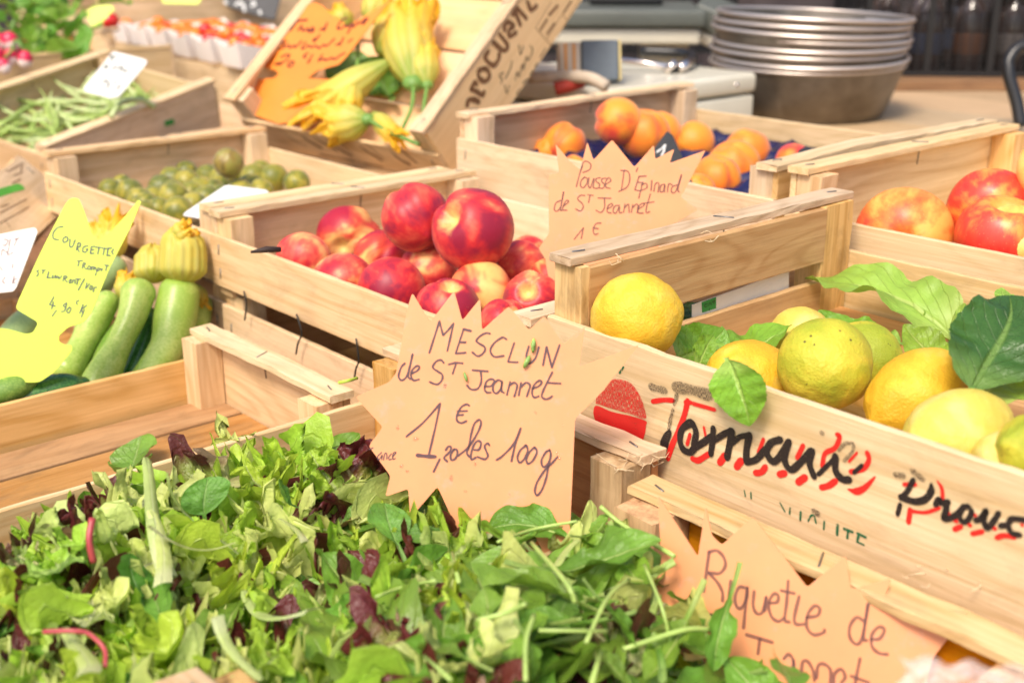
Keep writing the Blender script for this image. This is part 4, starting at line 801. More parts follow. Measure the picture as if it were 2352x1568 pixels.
G = 'lemons in the printed crate'
lems = [(1462, 728, 204, -0.012, (0.93, 0.25, 0.2), 0.4, 1.02, 0.05, F_LEMY, 'big bright yellow lemon at the left corner of the crate', 0.98), (1893, 838, 216, 0.000, (-0.35, -0.45, 0.85), 1.2, 1.0, 0.03, F_LEMG, 'greenish lemon with dark specks, top centre of the heap', 1.0),
    (1722, 882, 205, -0.030, (-0.7, 0.2, 0.5), 0.6, 1.1, 0.08, F_LEMY, 'yellow lemon under the curled leaf', 1.0), (1836, 782, 152, -0.030, (0.5, 0.5, -0.7), 0.6, 1.1, 0.1, F_LEMP, 'pale lemon behind the greenish one, against the back corner', 1.0),
    (1990, 815, 150, -0.022, (0.6, -0.5, 0.5), 0.6, 1.15, 0.1, F_LEMG, 'olive yellow lemon right behind the speckled one', 1.0), (2112, 905, 200, -0.008, (-0.86, -0.42, 0.3), 0.6, 1.38, 0.12, F_LEMY, 'long lemon with a knobbly neck pointing left', 1.0),
    (2200, 1000, 210, 0.000, (-0.9, -0.3, 0.35), 2.6, 1.35, 0.14, F_LEMP, 'dull pale lemon at the front board under the twig', 1.0), (2310, 1065, 150, 0.008, (-0.7, 0.3, 0.5), 0.6, 1.1, 0.1, F_LEMP, 'lemon sliver low at the right edge of the heap', 1.0),
    (2390, 1040, 180, 0.030, (-0.9, 0.25, 0.4), 0.6, 1.2, 0.2, F_LEMG, 'lemon with a green neck at the right edge, still on its twig', 1.0)]
for i, (x, y, w, z, ax, sp, el, tp, mt, lab, _q) in enumerate(lems):
    put('lemon', 'lemon_%d' % i, lambda i=i, el=el, tp=tp: lemon_shape(i * 2.9 + 1, el, tp), mt, lab, 'lemon', G, x, y, w, z, d=0.935 if i == 0 else None, axis=ax, spin=sp, bmin=0.634 if i else None, el=1.12)

G = 'green plums spread in their crate'
plums = [(253, 438, 44), (298, 442, 50), (320, 462, 50), (318, 431, 44), (372, 432, 50), (398, 414, 52), (398, 455, 58), (430, 420, 48), (460, 440, 56), (478, 408, 48), (502, 428, 44), (525, 374, 70), (538, 402, 52), (586, 410, 54), (574, 428, 46), (628, 410, 54), (600, 396, 44), (682, 420, 48), (475, 458, 52), (505, 452, 46), (552, 442, 50), (410, 486, 56), (365, 482, 46), (445, 472, 50), (352, 456, 46), (630, 432, 42), (428, 396, 42), (560, 398, 44), (280, 425, 38), (655, 428, 44), (330, 488, 46), (440, 445, 46), (510, 410, 46), (490, 440, 46), (530, 462, 48), (600, 440, 46), (395, 440, 44), (335, 470, 46), (570, 455, 46), (640, 448, 42)]
plum_labels = {11: 'biggest brownish green plum, alone on top at the back', 0: 'plum at the far left end of the plum crate', 17: 'plum at the far right end of the plum crate', 15: 'plum with a short stalk at the upper right of the plum crate', 6: 'round green plum in the front centre of the plum crate'}
for i, (x, y, w) in enumerate(plums):
    if w < 45 and i not in plum_labels and i % 2: continue
    s = i % 4
    put('plum', 'plum_%d_%d' % (s, i == 11), lambda s=s: stone_fruit(s * 1.9, 0.03, 0.08, 0.98), F_PLUMB if i == 11 else F_PLUM, plum_labels.get(i, 'round green plum lying among others in the plum crate'), 'plum', G, x, y, w * (1.28 if i != 11 else 1), -0.055 if i != 11 else -0.012, axis=(random.uniform(-.7, .7), random.uniform(-.2, .9), random.uniform(-.5, .6)), spin=random.uniform(0, 6))

# ---------------------------------------------------------------- leaves
def leaf_mat(name, base, rib, edge=None, vein=0.5, trans=0.30, rough=0.34, var=0.10, edgepos=0.55, spots=None):
    m, nt, b = newmat(name); uvn = N(nt, "ShaderNodeUVMap"); sx = N(nt, "ShaderNodeSeparateXYZ"); nt.links.new(uvn.outputs[0], sx.inputs[0])
    oi = N(nt, "ShaderNodeObjectInfo"); rn = oi.outputs['Random']; v, _r = objcoord(nt, rnd=9.0)
    ax = mth(nt, 'ABSOLUTE', mth(nt, 'MULTIPLY_ADD', sx.outputs[0], 2.0, -1.0)); uu = sx.outputs[1]
    n1 = noi(nt, v, 2.6, 4, 0.6); n2 = noi(nt, v, 9.0, 4, 0.65)
    c = ramp(nt, n1, [(0.3, tuple(x * 0.72 for x in base)), (0.7, tuple(min(1, x * 1.25) for x in base))]).outputs[0]
    if edge:
        f = mth(nt, 'MULTIPLY_ADD', mth(nt, 'SUBTRACT', n1, 0.5), 1.4, mth(nt, 'MAXIMUM', ax, mth(nt, 'MULTIPLY_ADD', uu, 1.1, -0.25)))
        e = ramp(nt, f, [(edgepos - 0.22, (0, 0, 0)), (edgepos + 0.12, (1, 1, 1))]).outputs[0]; c = mix(nt, e, c, edge)
    # side veins run from the midrib to the margin
    w = mth(nt, 'SINE', mth(nt, 'MULTIPLY', mth(nt, 'SUBTRACT', mth(nt, 'MULTIPLY', uu, 9.0), mth(nt, 'MULTIPLY', ax, 3.2)), 6.283))
    vm = ramp(nt, w, [(0.93, (0, 0, 0)), (1.0, (1, 1, 1))]).outputs[0]
    rm = ramp(nt, mth(nt, 'DIVIDE', ax, mth(nt, 'MULTIPLY_ADD', uu, -0.10, 0.14)), [(0.45, (1, 1, 1)), (1.0, (0, 0, 0))]).outputs[0]
    stem = ramp(nt, uu, [(0.16, (1, 1, 1)), (0.34, (0, 0, 0))]).outputs[0]
    k = mth(nt, 'MAXIMUM', mth(nt, 'MAXIMUM', mth(nt, 'MULTIPLY', rm, 0.85), mth(nt, 'MULTIPLY', vm, 0.16 * vein)), mth(nt, 'MULTIPLY', stem, 0.8))
    c = mix(nt, k, c, rib)
    if spots: c = mix(nt, mth(nt, 'MULTIPLY', ramp(nt, n2, [(0.64, (0, 0, 0)), (0.72, (1, 1, 1))]).outputs[0], spots[1]), c, spots[0])
    hs = N(nt, "ShaderNodeHueSaturation"); nt.links.new(c, hs.inputs['Color'])
    nt.links.new(mth(nt, 'MULTIPLY_ADD', rn, 2 * var, 1 - var), hs.inputs['Value'])
    nt.links.new(mth(nt, 'MULTIPLY_ADD', mth(nt, 'FRACT', mth(nt, 'MULTIPLY', rn, 17.0)), 0.035, 0.4825), hs.inputs['Hue'])
    c = hs.outputs[0]
    nt.links.new(c, b.inputs['Base Color']); setp(b, Roughness=rough); b.inputs['Specular IOR Level'].default_value = 0.45
    tr = N(nt, "ShaderNodeBsdfTranslucent"); nt.links.new(mix(nt, 0.5, c, mix(nt, 1.0, c, (1.0, 1.0, 0.35), 'MULTIPLY')), tr.inputs[0])
    ms = N(nt, "ShaderNodeMixShader"); ms.inputs[0].default_value = trans; out = nt.nodes["Material Output"]
    nt.links.new(b.outputs[0], ms.inputs[1]); nt.links.new(tr.outputs[0], ms.inputs[2]); nt.links.new(ms.outputs[0], out.inputs[0])
    bump(nt, b, mth(nt, 'ADD', mth(nt, 'ADD', mth(nt, 'MULTIPLY', n2, 0.8), mth(nt, 'MULTIPLY', noi(nt, v, 24.0, 3, 0.6), 0.5)), mth(nt, 'MULTIPLY', mth(nt, 'ADD', vm, rm), -0.5)), 0.6, 0.003)
    return m
L_LETT = leaf_mat('lettuce_leaf', (0.45, 0.64, 0.065), (0.55, 0.64, 0.25), trans=0.42)
L_PALE = leaf_mat('pale_lettuce_leaf', (0.64, 0.72, 0.22), (0.70, 0.73, 0.40), trans=0.42)
L_RED = leaf_mat('red_lettuce_leaf', (0.24, 0.26, 0.05), (0.42, 0.36, 0.16), (0.13, 0.026, 0.022), edgepos=0.52, trans=0.22)
L_REDG = leaf_mat('bronze_lettuce_leaf', (0.24, 0.32, 0.06), (0.50, 0.50, 0.22), (0.12, 0.035, 0.025), edgepos=0.62, trans=0.22)
L_ROCK = leaf_mat('rocket_leaf', (0.185, 0.345, 0.038), (0.42, 0.55, 0.16), vein=0.8, rough=0.36)
L_SPIN = leaf_mat('lambs_lettuce_leaf', (0.13, 0.30, 0.040), (0.24, 0.40, 0.11), vein=0.5, rough=0.32)
L_STALK = leaf_mat('pale_stalk', (0.46, 0.55, 0.17), (0.62, 0.66, 0.34), vein=0.0, trans=0.2)
L_LEMON = leaf_mat('young_lemon_leaf', (0.22, 0.40, 0.035), (0.40, 0.55, 0.12), vein=1.0, rough=0.35)
L_LEMOND = leaf_mat('old_lemon_leaf', (0.030, 0.105, 0.018), (0.12, 0.24, 0.05), vein=1.0, rough=0.33, trans=0.15)
L_LEMONP = leaf_mat('pale_lemon_leaf', (0.29, 0.45, 0.065), (0.46, 0.58, 0.15), vein=1.0, rough=0.45)

def leaf_mesh(kind, seed):
    """A single leaf, length 1 along +y from the foot of its stalk, width along x, upper side +z, curled and ruffled in the round."""
    r = random.Random(seed * 131 + len(kind)); nu, nv = {'lettuce': (72, 36), 'rocket': (48, 18), 'spoon': (30, 16), 'stalk': (20, 10), 'citrus': (40, 18)}[kind]
    ph = [r.uniform(0, 6.28) for _ in range(10)]; off = r.uniform(0, 50)
    W, s0, cup, bend = dict(lettuce=(0.42, 0.15, 0.14, 0.75), rocket=(0.185, 0.34, 0.07, 1.1), spoon=(0.24, 0.33, 0.07, 0.8), stalk=(0.06, 0.9, 0.02, 0.8), citrus=(0.25, 0.04, 0.06, 0.7))[kind]
    W *= r.uniform(0.85, 1.2); bend *= r.uniform(0.4, 1.3) * r.choice((1, 1, -0.7)); twist = r.uniform(-0.6, 0.6); lobed = r.choice((0.3, 0.8, 1.0, 1.0)); foot = {'lettuce': 0.050, 'stalk': 0.06}.get(kind, 0.022)
    def lob(u, sd):
        if kind == 'lettuce':
            q = 0.70 + 0.30 * math.sin(2 * math.pi * 2.6 * u + ph[2] + (1.9 if sd > 0 else 0)) + 0.22 * math.sin(2 * math.pi * 6.1 * u + ph[3] + (1.1 if sd > 0 else 0))
            q += 0.34 * noise.noise(Vector((u * 26 + off, sd * 3, 0))) + 0.26 * noise.noise(Vector((u * 60 + off, sd * 3, 7)))
            return max(0.22, q)
        if kind == 'rocket':
            q = math.sin(u * 20 + ph[2] + (0.9 if sd > 0 else 0)); return 1 - 0.66 * max(0, q + 0.1) ** 0.8 * min(1, max(0.10, (0.90 - u) * 2.4)) * lobed + 0.04 * noise.noise(Vector((u * 22 + off, sd * 3, 0)))
        if kind == 'citrus': return 1 + 0.025 * math.sin(u * 90) + 0.10 * noise.noise(Vector((u * 4 + off, sd * 3, 0)))
        return 1 + 0.06 * noise.noise(Vector((u * 6 + off, sd * 3, 0)))
    def width(u):
        if kind == 'stalk': return W * (1.0 - 0.45 * u) * (1 if u < 0.96 else 0.6)
        if u < s0: return foot * (1.25 - 0.25 * u / s0)
        t = (u - s0) / (1 - s0)
        if kind == 'lettuce': f = math.sin(math.pi * (0.10 + 0.84 * t ** 0.75)) ** 0.8
        elif kind == 'rocket': f = math.sin(math.pi * min(1, t ** 0.85)) ** 0.75 * (0.55 + 0.5 * t)
        elif kind == 'citrus': f = math.sin(math.pi * t ** 0.9) ** 0.8
        else: f = math.sin(math.pi * t ** 1.15) ** 0.55
        return max(foot * (1 - t), W * f, 0.006)
    vs, uv = [], []; pos = Vector((0, 0, 0)); L = 1.0 / nu
    for i in range(nu + 1):
        u = i / nu; ang = bend * (u ** 1.5) * 0.9 + (0.18 * math.sin(5 * u + ph[0]) if kind != 'stalk' else 0.1 * math.sin(3 * u + ph[0]))
        sw = 0.25 * math.sin(2.6 * u + ph[1])
        if i: pos = pos + Vector((math.sin(sw) * L, math.cos(ang) * L * math.cos(sw), math.sin(ang) * L))
        w = width(u); tw = twist * u; g = min(1, max(0, (u - s0 + 0.05) / 0.18))
        for j in range(nv + 1):
            v = -1 + 2 * j / nv; e = abs(v); sd = 1 if v > 0 else -1
            ww = w * (1 + (lob(u, sd) - 1) * e ** (1.0 if kind == 'lettuce' else 0.8) * g)
            x = v * ww; z = cup * v * v * (w / W) * (1 + 0.4 * math.sin(4 * u + ph[3])); y2 = 0
            if kind == 'lettuce':
                a = w * g * e ** 1.7
                z += a * (0.42 * math.sin(2 * math.pi * 3.1 * u + ph[4] + 1.7 * sd) + 0.38 * math.sin(2 * math.pi * 7.3 * u + ph[5] + 2.9 * sd) + 0.16 * math.sin(2 * math.pi * 13.7 * u + ph[8] + sd) + 0.40 * noise.noise(Vector((u * 17 + off, v * 4, 3))))
                x += a * (0.14 * math.sin(2 * math.pi * 5.1 * u + ph[6]) + 0.10 * noise.noise(Vector((u * 21 + off, v * 4, 9))))
                y2 = a * (0.18 * math.sin(2 * math.pi * 4.3 * u + ph[7] + 2 * sd) + 0.12 * noise.noise(Vector((u * 24 + off, v * 4, 5))))
                z += 0.034 * g * noise.noise(Vector((x * 15 + off, u * 15, 1))) + 0.016 * g * noise.noise(Vector((x * 34 + off, u * 34, 1)))
            elif kind in ('rocket', 'spoon', 'citrus'):
                z += (0.10 if kind != 'citrus' else 0.14) * w * g * e * (math.sin(2 * math.pi * 2.3 * u + ph[4] + 1.4 * sd) + 0.5 * math.sin(2 * math.pi * 5.2 * u + ph[5] + sd)) * 1.4
                z += 0.014 * g * noise.noise(Vector((x * 14 + off, u * 12, 1)))
            z += -0.018 * g * min(1, w / max(W * 0.4, .01)) * math.exp(-(v / 0.12) ** 2)
            if kind == 'stalk': z += 0.75 * w * (1 - v * v)
            else: z -= 0.5 * w * (1 - v * v) * (1 - g)
            x, z = x * math.cos(tw) - z * math.sin(tw), x * math.sin(tw) + z * math.cos(tw)
            vs.append(pos + Vector((x, y2 * math.cos(ang) - z * math.sin(ang), z * math.cos(ang) + y2 * math.sin(ang)))); uv.append(((v + 1) / 2, u))
    fs = [(i * (nv + 1) + j, i * (nv + 1) + j + 1, (i + 1) * (nv + 1) + j + 1, (i + 1) * (nv + 1) + j) for i in range(nu) for j in range(nv)]
    return vs, fs, uv
def leaf_data(kind, seed, mat):
    key = '%s_%s_%d' % (kind, mat.name, seed)
    if key not in MESH:
        vs, fs, uv = leaf_mesh(kind, seed); o = mk(kind + '_leaf', vs, fs, mat, uv=uv); MESH[key] = o.data; bpy.data.objects.remove(o)
    return MESH[key]
def leaf_span(name, kind, seed, mat, foot, tip, roll, label, cat, group, wid=1.0, parent=None, up=None, cap=None):
    """A leaf from foot to tip (world points), its upper side turned by roll about its length from facing up."""
    y = (tip - foot); L = y.length; y.normalize()
    up = VZ if up is None else up
    z = (up - y * up.dot(y)).normalized(); x = y.cross(z); q = frame(x, y, z) @ Euler((0, roll, 0)).to_matrix()
    me = leaf_data(kind, seed, mat); key = 'tip_' + me.name
    if key not in MESH:            # the curled leaf's own foot-to-tip line
        nv_ = {'lettuce': 37, 'rocket': 19, 'spoon': 17, 'stalk': 11, 'citrus': 19}[kind]; n_ = len(me.vertices); MESH[key] = sum((me.vertices[k].co for k in range(n_ - nv_, n_)), Vector()) / nv_
    tv = Vector(MESH[key]); tv.x *= wid; s = L / max(tv.length, 0.45); yl = tv.normalized(); zl = (VZ - yl * yl.z).normalized()
    q = q @ frame(yl.cross(zl), yl, zl).transposed()
    M = TM(foot, q) @ Matrix.Diagonal((s * wid, s, s, 1))
    if cap is not None:            # press the leaf down until its highest curl is no higher than cap
        if 'co_' + me.name not in MESH:
            co = np.empty(len(me.vertices) * 3, dtype=np.float32); me.vertices.foreach_get('co', co); MESH['co_' + me.name] = co.reshape(-1, 3)
        zm_ = float((MESH['co_' + me.name] @ np.array(M.row[2][:3])).max()) + M[2][3]
        if zm_ > cap: M = Matrix.Translation((0, 0, cap - zm_)) @ M
    o = link(name, me, parent, M); tag(o, label, cat, group); return o
# ---------------------------------------------------------------- the salad heap
ZHEAP = -0.098
def heap_z(x, y):                  # height of the heap under a point of the view
    k = 0.012 * math.sin(x * 0.006 + 1) + 0.010 * math.sin(y * 0.011 + x * 0.004) + 0.014 * math.exp(-((x - 640) / 260) ** 2 - ((y - 1060) / 140) ** 2) + 0.010 * math.exp(-((x - 1250) / 300) ** 2 - ((y - 1330) / 160) ** 2)
    return ZHEAP + k
HEAP = [(-70, 1290), (60, 1210), (170, 1160), (330, 1085), (480, 1030), (600, 990), (720, 1005), (850, 1075), (960, 1150), (1060, 1185), (1320, 1200), (1500, 1275), (1570, 1370), (1640, 1480), (1800, 1545), (1850, 1660), (-70, 1660)]
def inside(poly, x, y):
    c = False
    for i in range(len(poly)):
        (x1, y1), (x2, y2) = poly[i], poly[i - 1]
        if (y1 > y) != (y2 > y) and x < (x2 - x1) * (y - y1) / (y2 - y1) + x1: c = not c
    return c
rs = random.Random(21)
KINDS = {'lettuce': ('lettuce', L_LETT, 'lettuce_leaf', 'bright green frilly lettuce leaf in the mixed salad'), 'pale': ('lettuce', L_PALE, 'lettuce_leaf', 'pale yellow green frilly lettuce leaf in the mixed salad'),
    'red': ('lettuce', L_RED, 'red_lettuce_leaf', 'dark red frilly lettuce leaf in the mixed salad'), 'bronze': ('lettuce', L_REDG, 'red_lettuce_leaf', 'green lettuce leaf with bronze edges in the mixed salad'),
    'rocket': ('rocket', L_ROCK, 'rocket_leaf', 'lobed green rocket leaf with a thin stalk'), 'spoon': ('spoon', L_SPIN, 'lambs_lettuce_leaf', 'smooth dark green spoon shaped salad leaf'), 'stalk': ('stalk', L_STALK, 'leaf_stalk', 'pale broken leaf rib lying on the salad'), 'broad': ('citrus', L_ROCK, 'rocket_leaf', '')}
GRP = {'lettuce': 'green lettuce leaves in the salad heap', 'pale': 'pale lettuce leaves in the salad heap', 'red': 'red lettuce leaves in the salad heap', 'bronze': 'bronze lettuce leaves in the salad heap', 'rocket': 'rocket leaves in the salad heap', 'spoon': 'spoon shaped leaves in the salad heap', 'stalk': 'pale leaf ribs in the salad heap', 'broad': 'rocket leaves in the salad heap'}
LEN = {'lettuce': (0.058, 0.092), 'pale': (0.055, 0.085), 'red': (0.038, 0.058), 'bronze': (0.038, 0.058), 'rocket': (0.078, 0.118), 'spoon': (0.032, 0.048), 'stalk': (0.040, 0.060)}
OUTL = [(-200, 1270), (30, 1210), (110, 1190), (160, 1125), (230, 1110), (330, 1050), (400, 1050), (470, 1000), (560, 965), (620, 990), (720, 972), (800, 1020), (850, 1018), (890, 1060), (905, 1120), (960, 1145), (1040, 1135), (1100, 1150), (1180, 1155), (1300, 1160), (1380, 1155), (1440, 1220), (1550, 1265), (1612, 1380), (1615, 1440), (1700, 1465), (1800, 1490), (1840, 1560), (1900, 2400), (-900, 2400)]
def to_px(p):
    d = p - CAMP; zc = d.dot(C_FW); return CXP + FPX * d.x / zc, CYP - FPX * d.dot(C_UP) / zc
def scatter(k, x, y, z, L, az=None, pit=None, roll=None):
    kind, mat, nm, lab = KINDS[k]; az = rs.uniform(0, 6.283) if az is None else az; pit = rs.gauss(0.06, 0.20) if pit is None else pit; roll = rs.gauss(0, 0.38) if roll is None else roll
    c = at_z(x, y, z)
    for k_ in range(40):           # a leaf that would stick out over the boards lies another way
        d = Vector((math.cos(az) * math.cos(pit), math.sin(az) * math.cos(pit), math.sin(pit)))
        sd = Vector((-math.sin(az), math.cos(az), 0)) * (0.012 if kind == 'rocket' else 0.020)
        if all(inside(OUTL, *to_px(q)) for q in (c - d * L * 0.55, c + d * L * 0.5, c + d * L * 0.2 + sd, c + d * L * 0.2 - sd)): break
        az = rs.uniform(0, 6.283); pit = rs.gauss(0.0, 0.18); L *= 0.97
    leaf_span(nm, kind, rs.randrange(9), mat, c - d * L * 0.55, c + d * L * 0.45, roll, lab, 'stalk' if k == 'stalk' else 'salad leaf', GRP[k], rs.uniform(0.85, 1.2), cap=z + rs.uniform(0.006, 0.020))
pts = []
tries = 0
while len(pts) < 400 and tries < 60000:
    tries += 1; x, y = rs.uniform(-60, 1840), rs.uniform(990, 1650)
    if not inside(HEAP, x, y): continue
    lay = len(pts) / 400.0
    dmin = 26 + 22 * lay
    if any((x - p[0]) ** 2 + ((y - p[1]) * 1.25) ** 2 < dmin ** 2 and p[2] > len(pts) - 150 for p in pts): continue
    pts.append((x, y, len(pts)))
for (x, y, i) in pts:
    lay = i / 400.0; z = heap_z(x, y) - 0.024 + 0.030 * lay
    rr = (x - 930) / 340 + (y - 1330) / 700
    pr = 1 / (1 + math.exp(-3.2 * rr)); t = rs.random()
    if t < pr * 0.93: k = 'rocket' if rs.random() < 0.84 else rs.choice(('spoon', 'lettuce', 'stalk'))
    else: k = rs.choices(('lettuce', 'pale', 'red', 'bronze', 'spoon', 'stalk', 'rocket'), (44, 32, 4, 7, 8, 6, 2))[0]
    scatter(k, x, y, z, rs.uniform(*LEN[k]))
# big frilly leaves on top, in the left half
top = []
for k_ in range(3000):
    x, y = rs.uniform(-20, 1060), rs.uniform(1030, 1590)
    if not inside(HEAP, x, y - 25) or any((x - p[0]) ** 2 + (1.3 * (y - p[1])) ** 2 < 112 ** 2 for p in top): continue
    top.append((x, y)); k = rs.choices(('lettuce', 'pale', 'bronze', 'red'), (52, 34, 8, 8))[0]; kind, mat, nm, lab = KINDS[k]; az = rs.uniform(0, 6.283); L = rs.uniform(0.050, 0.078)
    z = heap_z(x, y) + 0.008
    for t_ in range(30):
        d = Vector((math.cos(az), math.sin(az), rs.gauss(0.1, 0.15))).normalized(); c = at_z(x, y, z)
        if all(inside(OUTL, *to_px(q)) for q in (c - d * L * 0.55, c + d * L * 0.55)): break
        az = rs.uniform(0, 6.283)
    leaf_span(nm, kind, rs.randrange(9), mat, c - d * L * 0.5, c + d * L * 0.5, rs.gauss(0, 0.25), lab, 'salad leaf', GRP[k], rs.uniform(0.95, 1.25), up=(VZ * 0.8 - C_FW * 0.5 + RIGHT * rs.gauss(0, 0.25)).normalized(), cap=z + 0.022)
# leaves that stand out in the photo: kind, foot, tip (display px), height above the heap at foot and tip, roll, width, label
SHOW = [
    ('red', (250, 1400), (45, 1225), 0.012, 0.022, 0.2, 1.2, 'large dark red leaf at the left edge of the salad'), ('red', (215, 1230), (230, 1110), 0.01, 0.035, 0.6, 1.3, 'red brown leaf standing at the upper left of the salad'),
    ('red', (905, 1180), (770, 1010), 0.0, 0.035, -0.3, 1.2, 'dark red leaf beside the left spikes of the mesclun sign'), ('red', (700, 1400), (640, 1215), 0.012, 0.02, 0.1, 1.3, 'red leaf with a pale rib in the middle of the salad'),
    ('red', (1060, 1270), (965, 1170), 0.0, 0.012, 0.2, 1.0, 'dark red leaf under the tip of the mesclun sign'), ('red', (400, 1500), (600, 1360), 0.008, 0.012, 0.5, 1.1, 'folded red leaf at the lower left of the salad'), ('red', (420, 1560), (560, 1500), 0.01, 0.015, -0.4, 1.4, 'red leaf at the bottom edge behind a pale green one'),
    ('lettuce', (690, 1190), (560, 1030), 0.006, 0.034, 0.1, 1.0, 'tall frilly green leaf, highest of the salad heap'), ('lettuce', (800, 1140), (710, 1030), 0.006, 0.028, -0.2, 1.0, 'frilly green leaf leaning against the crate board, right of the tallest one'),
    ('lettuce', (640, 1390), (480, 1250), 0.012, 0.025, 0.0, 1.5, 'broad bright green frilly leaf in the centre left'), ('pale', (560, 1420), (360, 1400), 0.015, 0.02, 0.3, 1.3, 'pale frilly leaf left of the centre'), ('lettuce', (1000, 1380), (860, 1290), 0.014, 0.024, 0.0, 1.3, 'jagged light green leaf left of the rocket'),
    ('pale', (1120, 1290), (1045, 1190), 0.0, 0.016, -0.2, 1.0, 'pale frilly leaf lapping the foot of the mesclun sign'), ('lettuce', (560, 1560), (640, 1480), 0.02, 0.035, 0.0, 1.3, 'yellow green scalloped leaf at the bottom'),
    ('spoon', (930, 1290), (885, 1155), 0.0, 0.03, 0.0, 1.35, 'round dark green leaf upright left of the sign foot'), ('spoon', (480, 1220), (478, 1095), 0.005, 0.035, 0.1, 1.6, 'cupped grey green leaf in the upper middle of the salad'), ('spoon', (330, 1420), (300, 1270), 0.01, 0.03, 0.7, 1.2, 'dark spoon shaped leaf in the left middle'),
    ('spoon', (360, 1480), (340, 1330), 0.018, 0.022, -0.4, 1.2, 'dark spoon shaped leaf with a long stalk below its neighbour'), ('spoon', (700, 1170), (640, 1100), 0.01, 0.03, -0.2, 1.5, 'round green leaf behind the frilly ones'),
    ('broad', (925, 1600), (730, 1325), 0.024, 0.026, 0.15, 0.72, 'broad light green leaf with smooth edges, largest of the heap'), ('rocket', (1330, 1420), (1080, 1290), 0.02, 0.03, 0.4, 1.5, 'wide folded rocket leaf right of the centre'), ('rocket', (1080, 1470), (1110, 1350), 0.015, 0.03, -0.5, 1.7, 'rocket leaf with a white midrib'),
    ('rocket', (1130, 1540), (960, 1490), 0.02, 0.02, 0.2, 1.5, 'wide curled rocket leaf at the bottom centre'), ('rocket', (1620, 1330), (1480, 1560), 0.045, 0.02, 0.1, 1.5, 'big lobed rocket leaf next to the riquette sign'), ('rocket', (1160, 1290), (1520, 1240), 0.02, 0.04, 0.2, 1.2, 'arched rocket leaf below the mesclun sign'),
    ('rocket', (1340, 1330), (1450, 1500), 0.035, 0.012, 0.0, 1.5, 'drooping rocket leaf in the right half'), ('rocket', (1700, 1290), (1640, 1540), 0.05, 0.012, -0.2, 1.1, 'rocket leaf whose stalk crosses the riquette sign'), ('rocket', (1400, 1195), (1490, 1340), 0.04, 0.02, 0.2, 1.2, 'lobed rocket leaf hanging over the crate corner'),
    ('rocket', (1850, 1660), (1800, 1525), 0.02, 0.035, 0.3, 1.5, 'rocket leaf in front of the riquette sign'), ('rocket', (1310, 1230), (1400, 1175), 0.01, 0.03, 0.0, 1.6, 'grey green rocket leaf at the right of the sign foot'), ('rocket', (1180, 1420), (1220, 1560), 0.03, 0.01, 0.4, 1.5, 'rocket leaf bent over at the bottom'), ('rocket', (1500, 1590), (1380, 1490), 0.02, 0.025, 0.1, 1.7, 'rocket leaf at the bottom edge, right of centre'),
    ('stalk', (385, 1330), (335, 1050), 0.012, 0.050, 0.2, 0.9, 'tall pale stalk standing at the left of the salad'), ('stalk', (440, 1200), (385, 1085), 0.01, 0.045, 0.1, 1.6, 'wide pale stalk right of the tall one'), ('stalk', (375, 1350), (345, 1170), 0.02, 0.03, 0.0, 1.3, 'thick whitish stalk below the tall one'), ('stalk', (340, 1215), (540, 1245), 0.022, 0.022, 0.0, 0.9, 'pale rib lying across the others'), ('stalk', (720, 1410), (560, 1355), 0.026, 0.022, 0.0, 1.1, 'cream coloured rib in the lower middle'), ('stalk', (500, 1420), (600, 1560), 0.03, 0.02, 0.0, 1.3, 'cream rib running to the bottom edge'), ('stalk', (200, 1560), (150, 1440), 0.02, 0.02, 0.0, 1.4, 'white rib at the lower left'), ('stalk', (700, 1250), (640, 1190), 0.03, 0.03, 0.0, 0.9, 'short pale rib on the red leaf')]
for k, ft, tp, h0, h1, roll, wd, lab in SHOW:
    kind, mat, nm, _l = KINDS[k]
    leaf_span(nm, kind, rs.randrange(9), mat, at_z(*ft, heap_z(*ft) + h0 * (1.6 if k == 'stalk' else 0.8)), at_z(*tp, heap_z(*tp) + h1 * (1.1 if k == 'stalk' else 0.75)), roll, lab, 'stalk' if k == 'stalk' else 'salad leaf', GRP[k], wd * (0.80 if k == 'rocket' else 0.85 if k in ('lettuce', 'red', 'pale') else 1), cap=None if k in ('stalk', 'rocket') else max(heap_z(*ft), heap_z(*tp)) + max(h0, h1) * 0.75 + 0.006)
def rod(name, pts, r, mat, label, cat, group=None, seg=7):
    vs, fs = tube(spline(pts, 5) if len(pts) > 2 else pts, r, seg); return tag(mk(name, vs, fs, mat), label, cat, group)
STALKG = plain('rocket_stalk', (0.36, 0.50, 0.12), 0.4, nscale=70); STALKR = plain('chard_stalk', (0.42, 0.06, 0.065), 0.4, nscale=60)
def hz(x, y, h): return at_z(x, y, heap_z(x, y) + h)
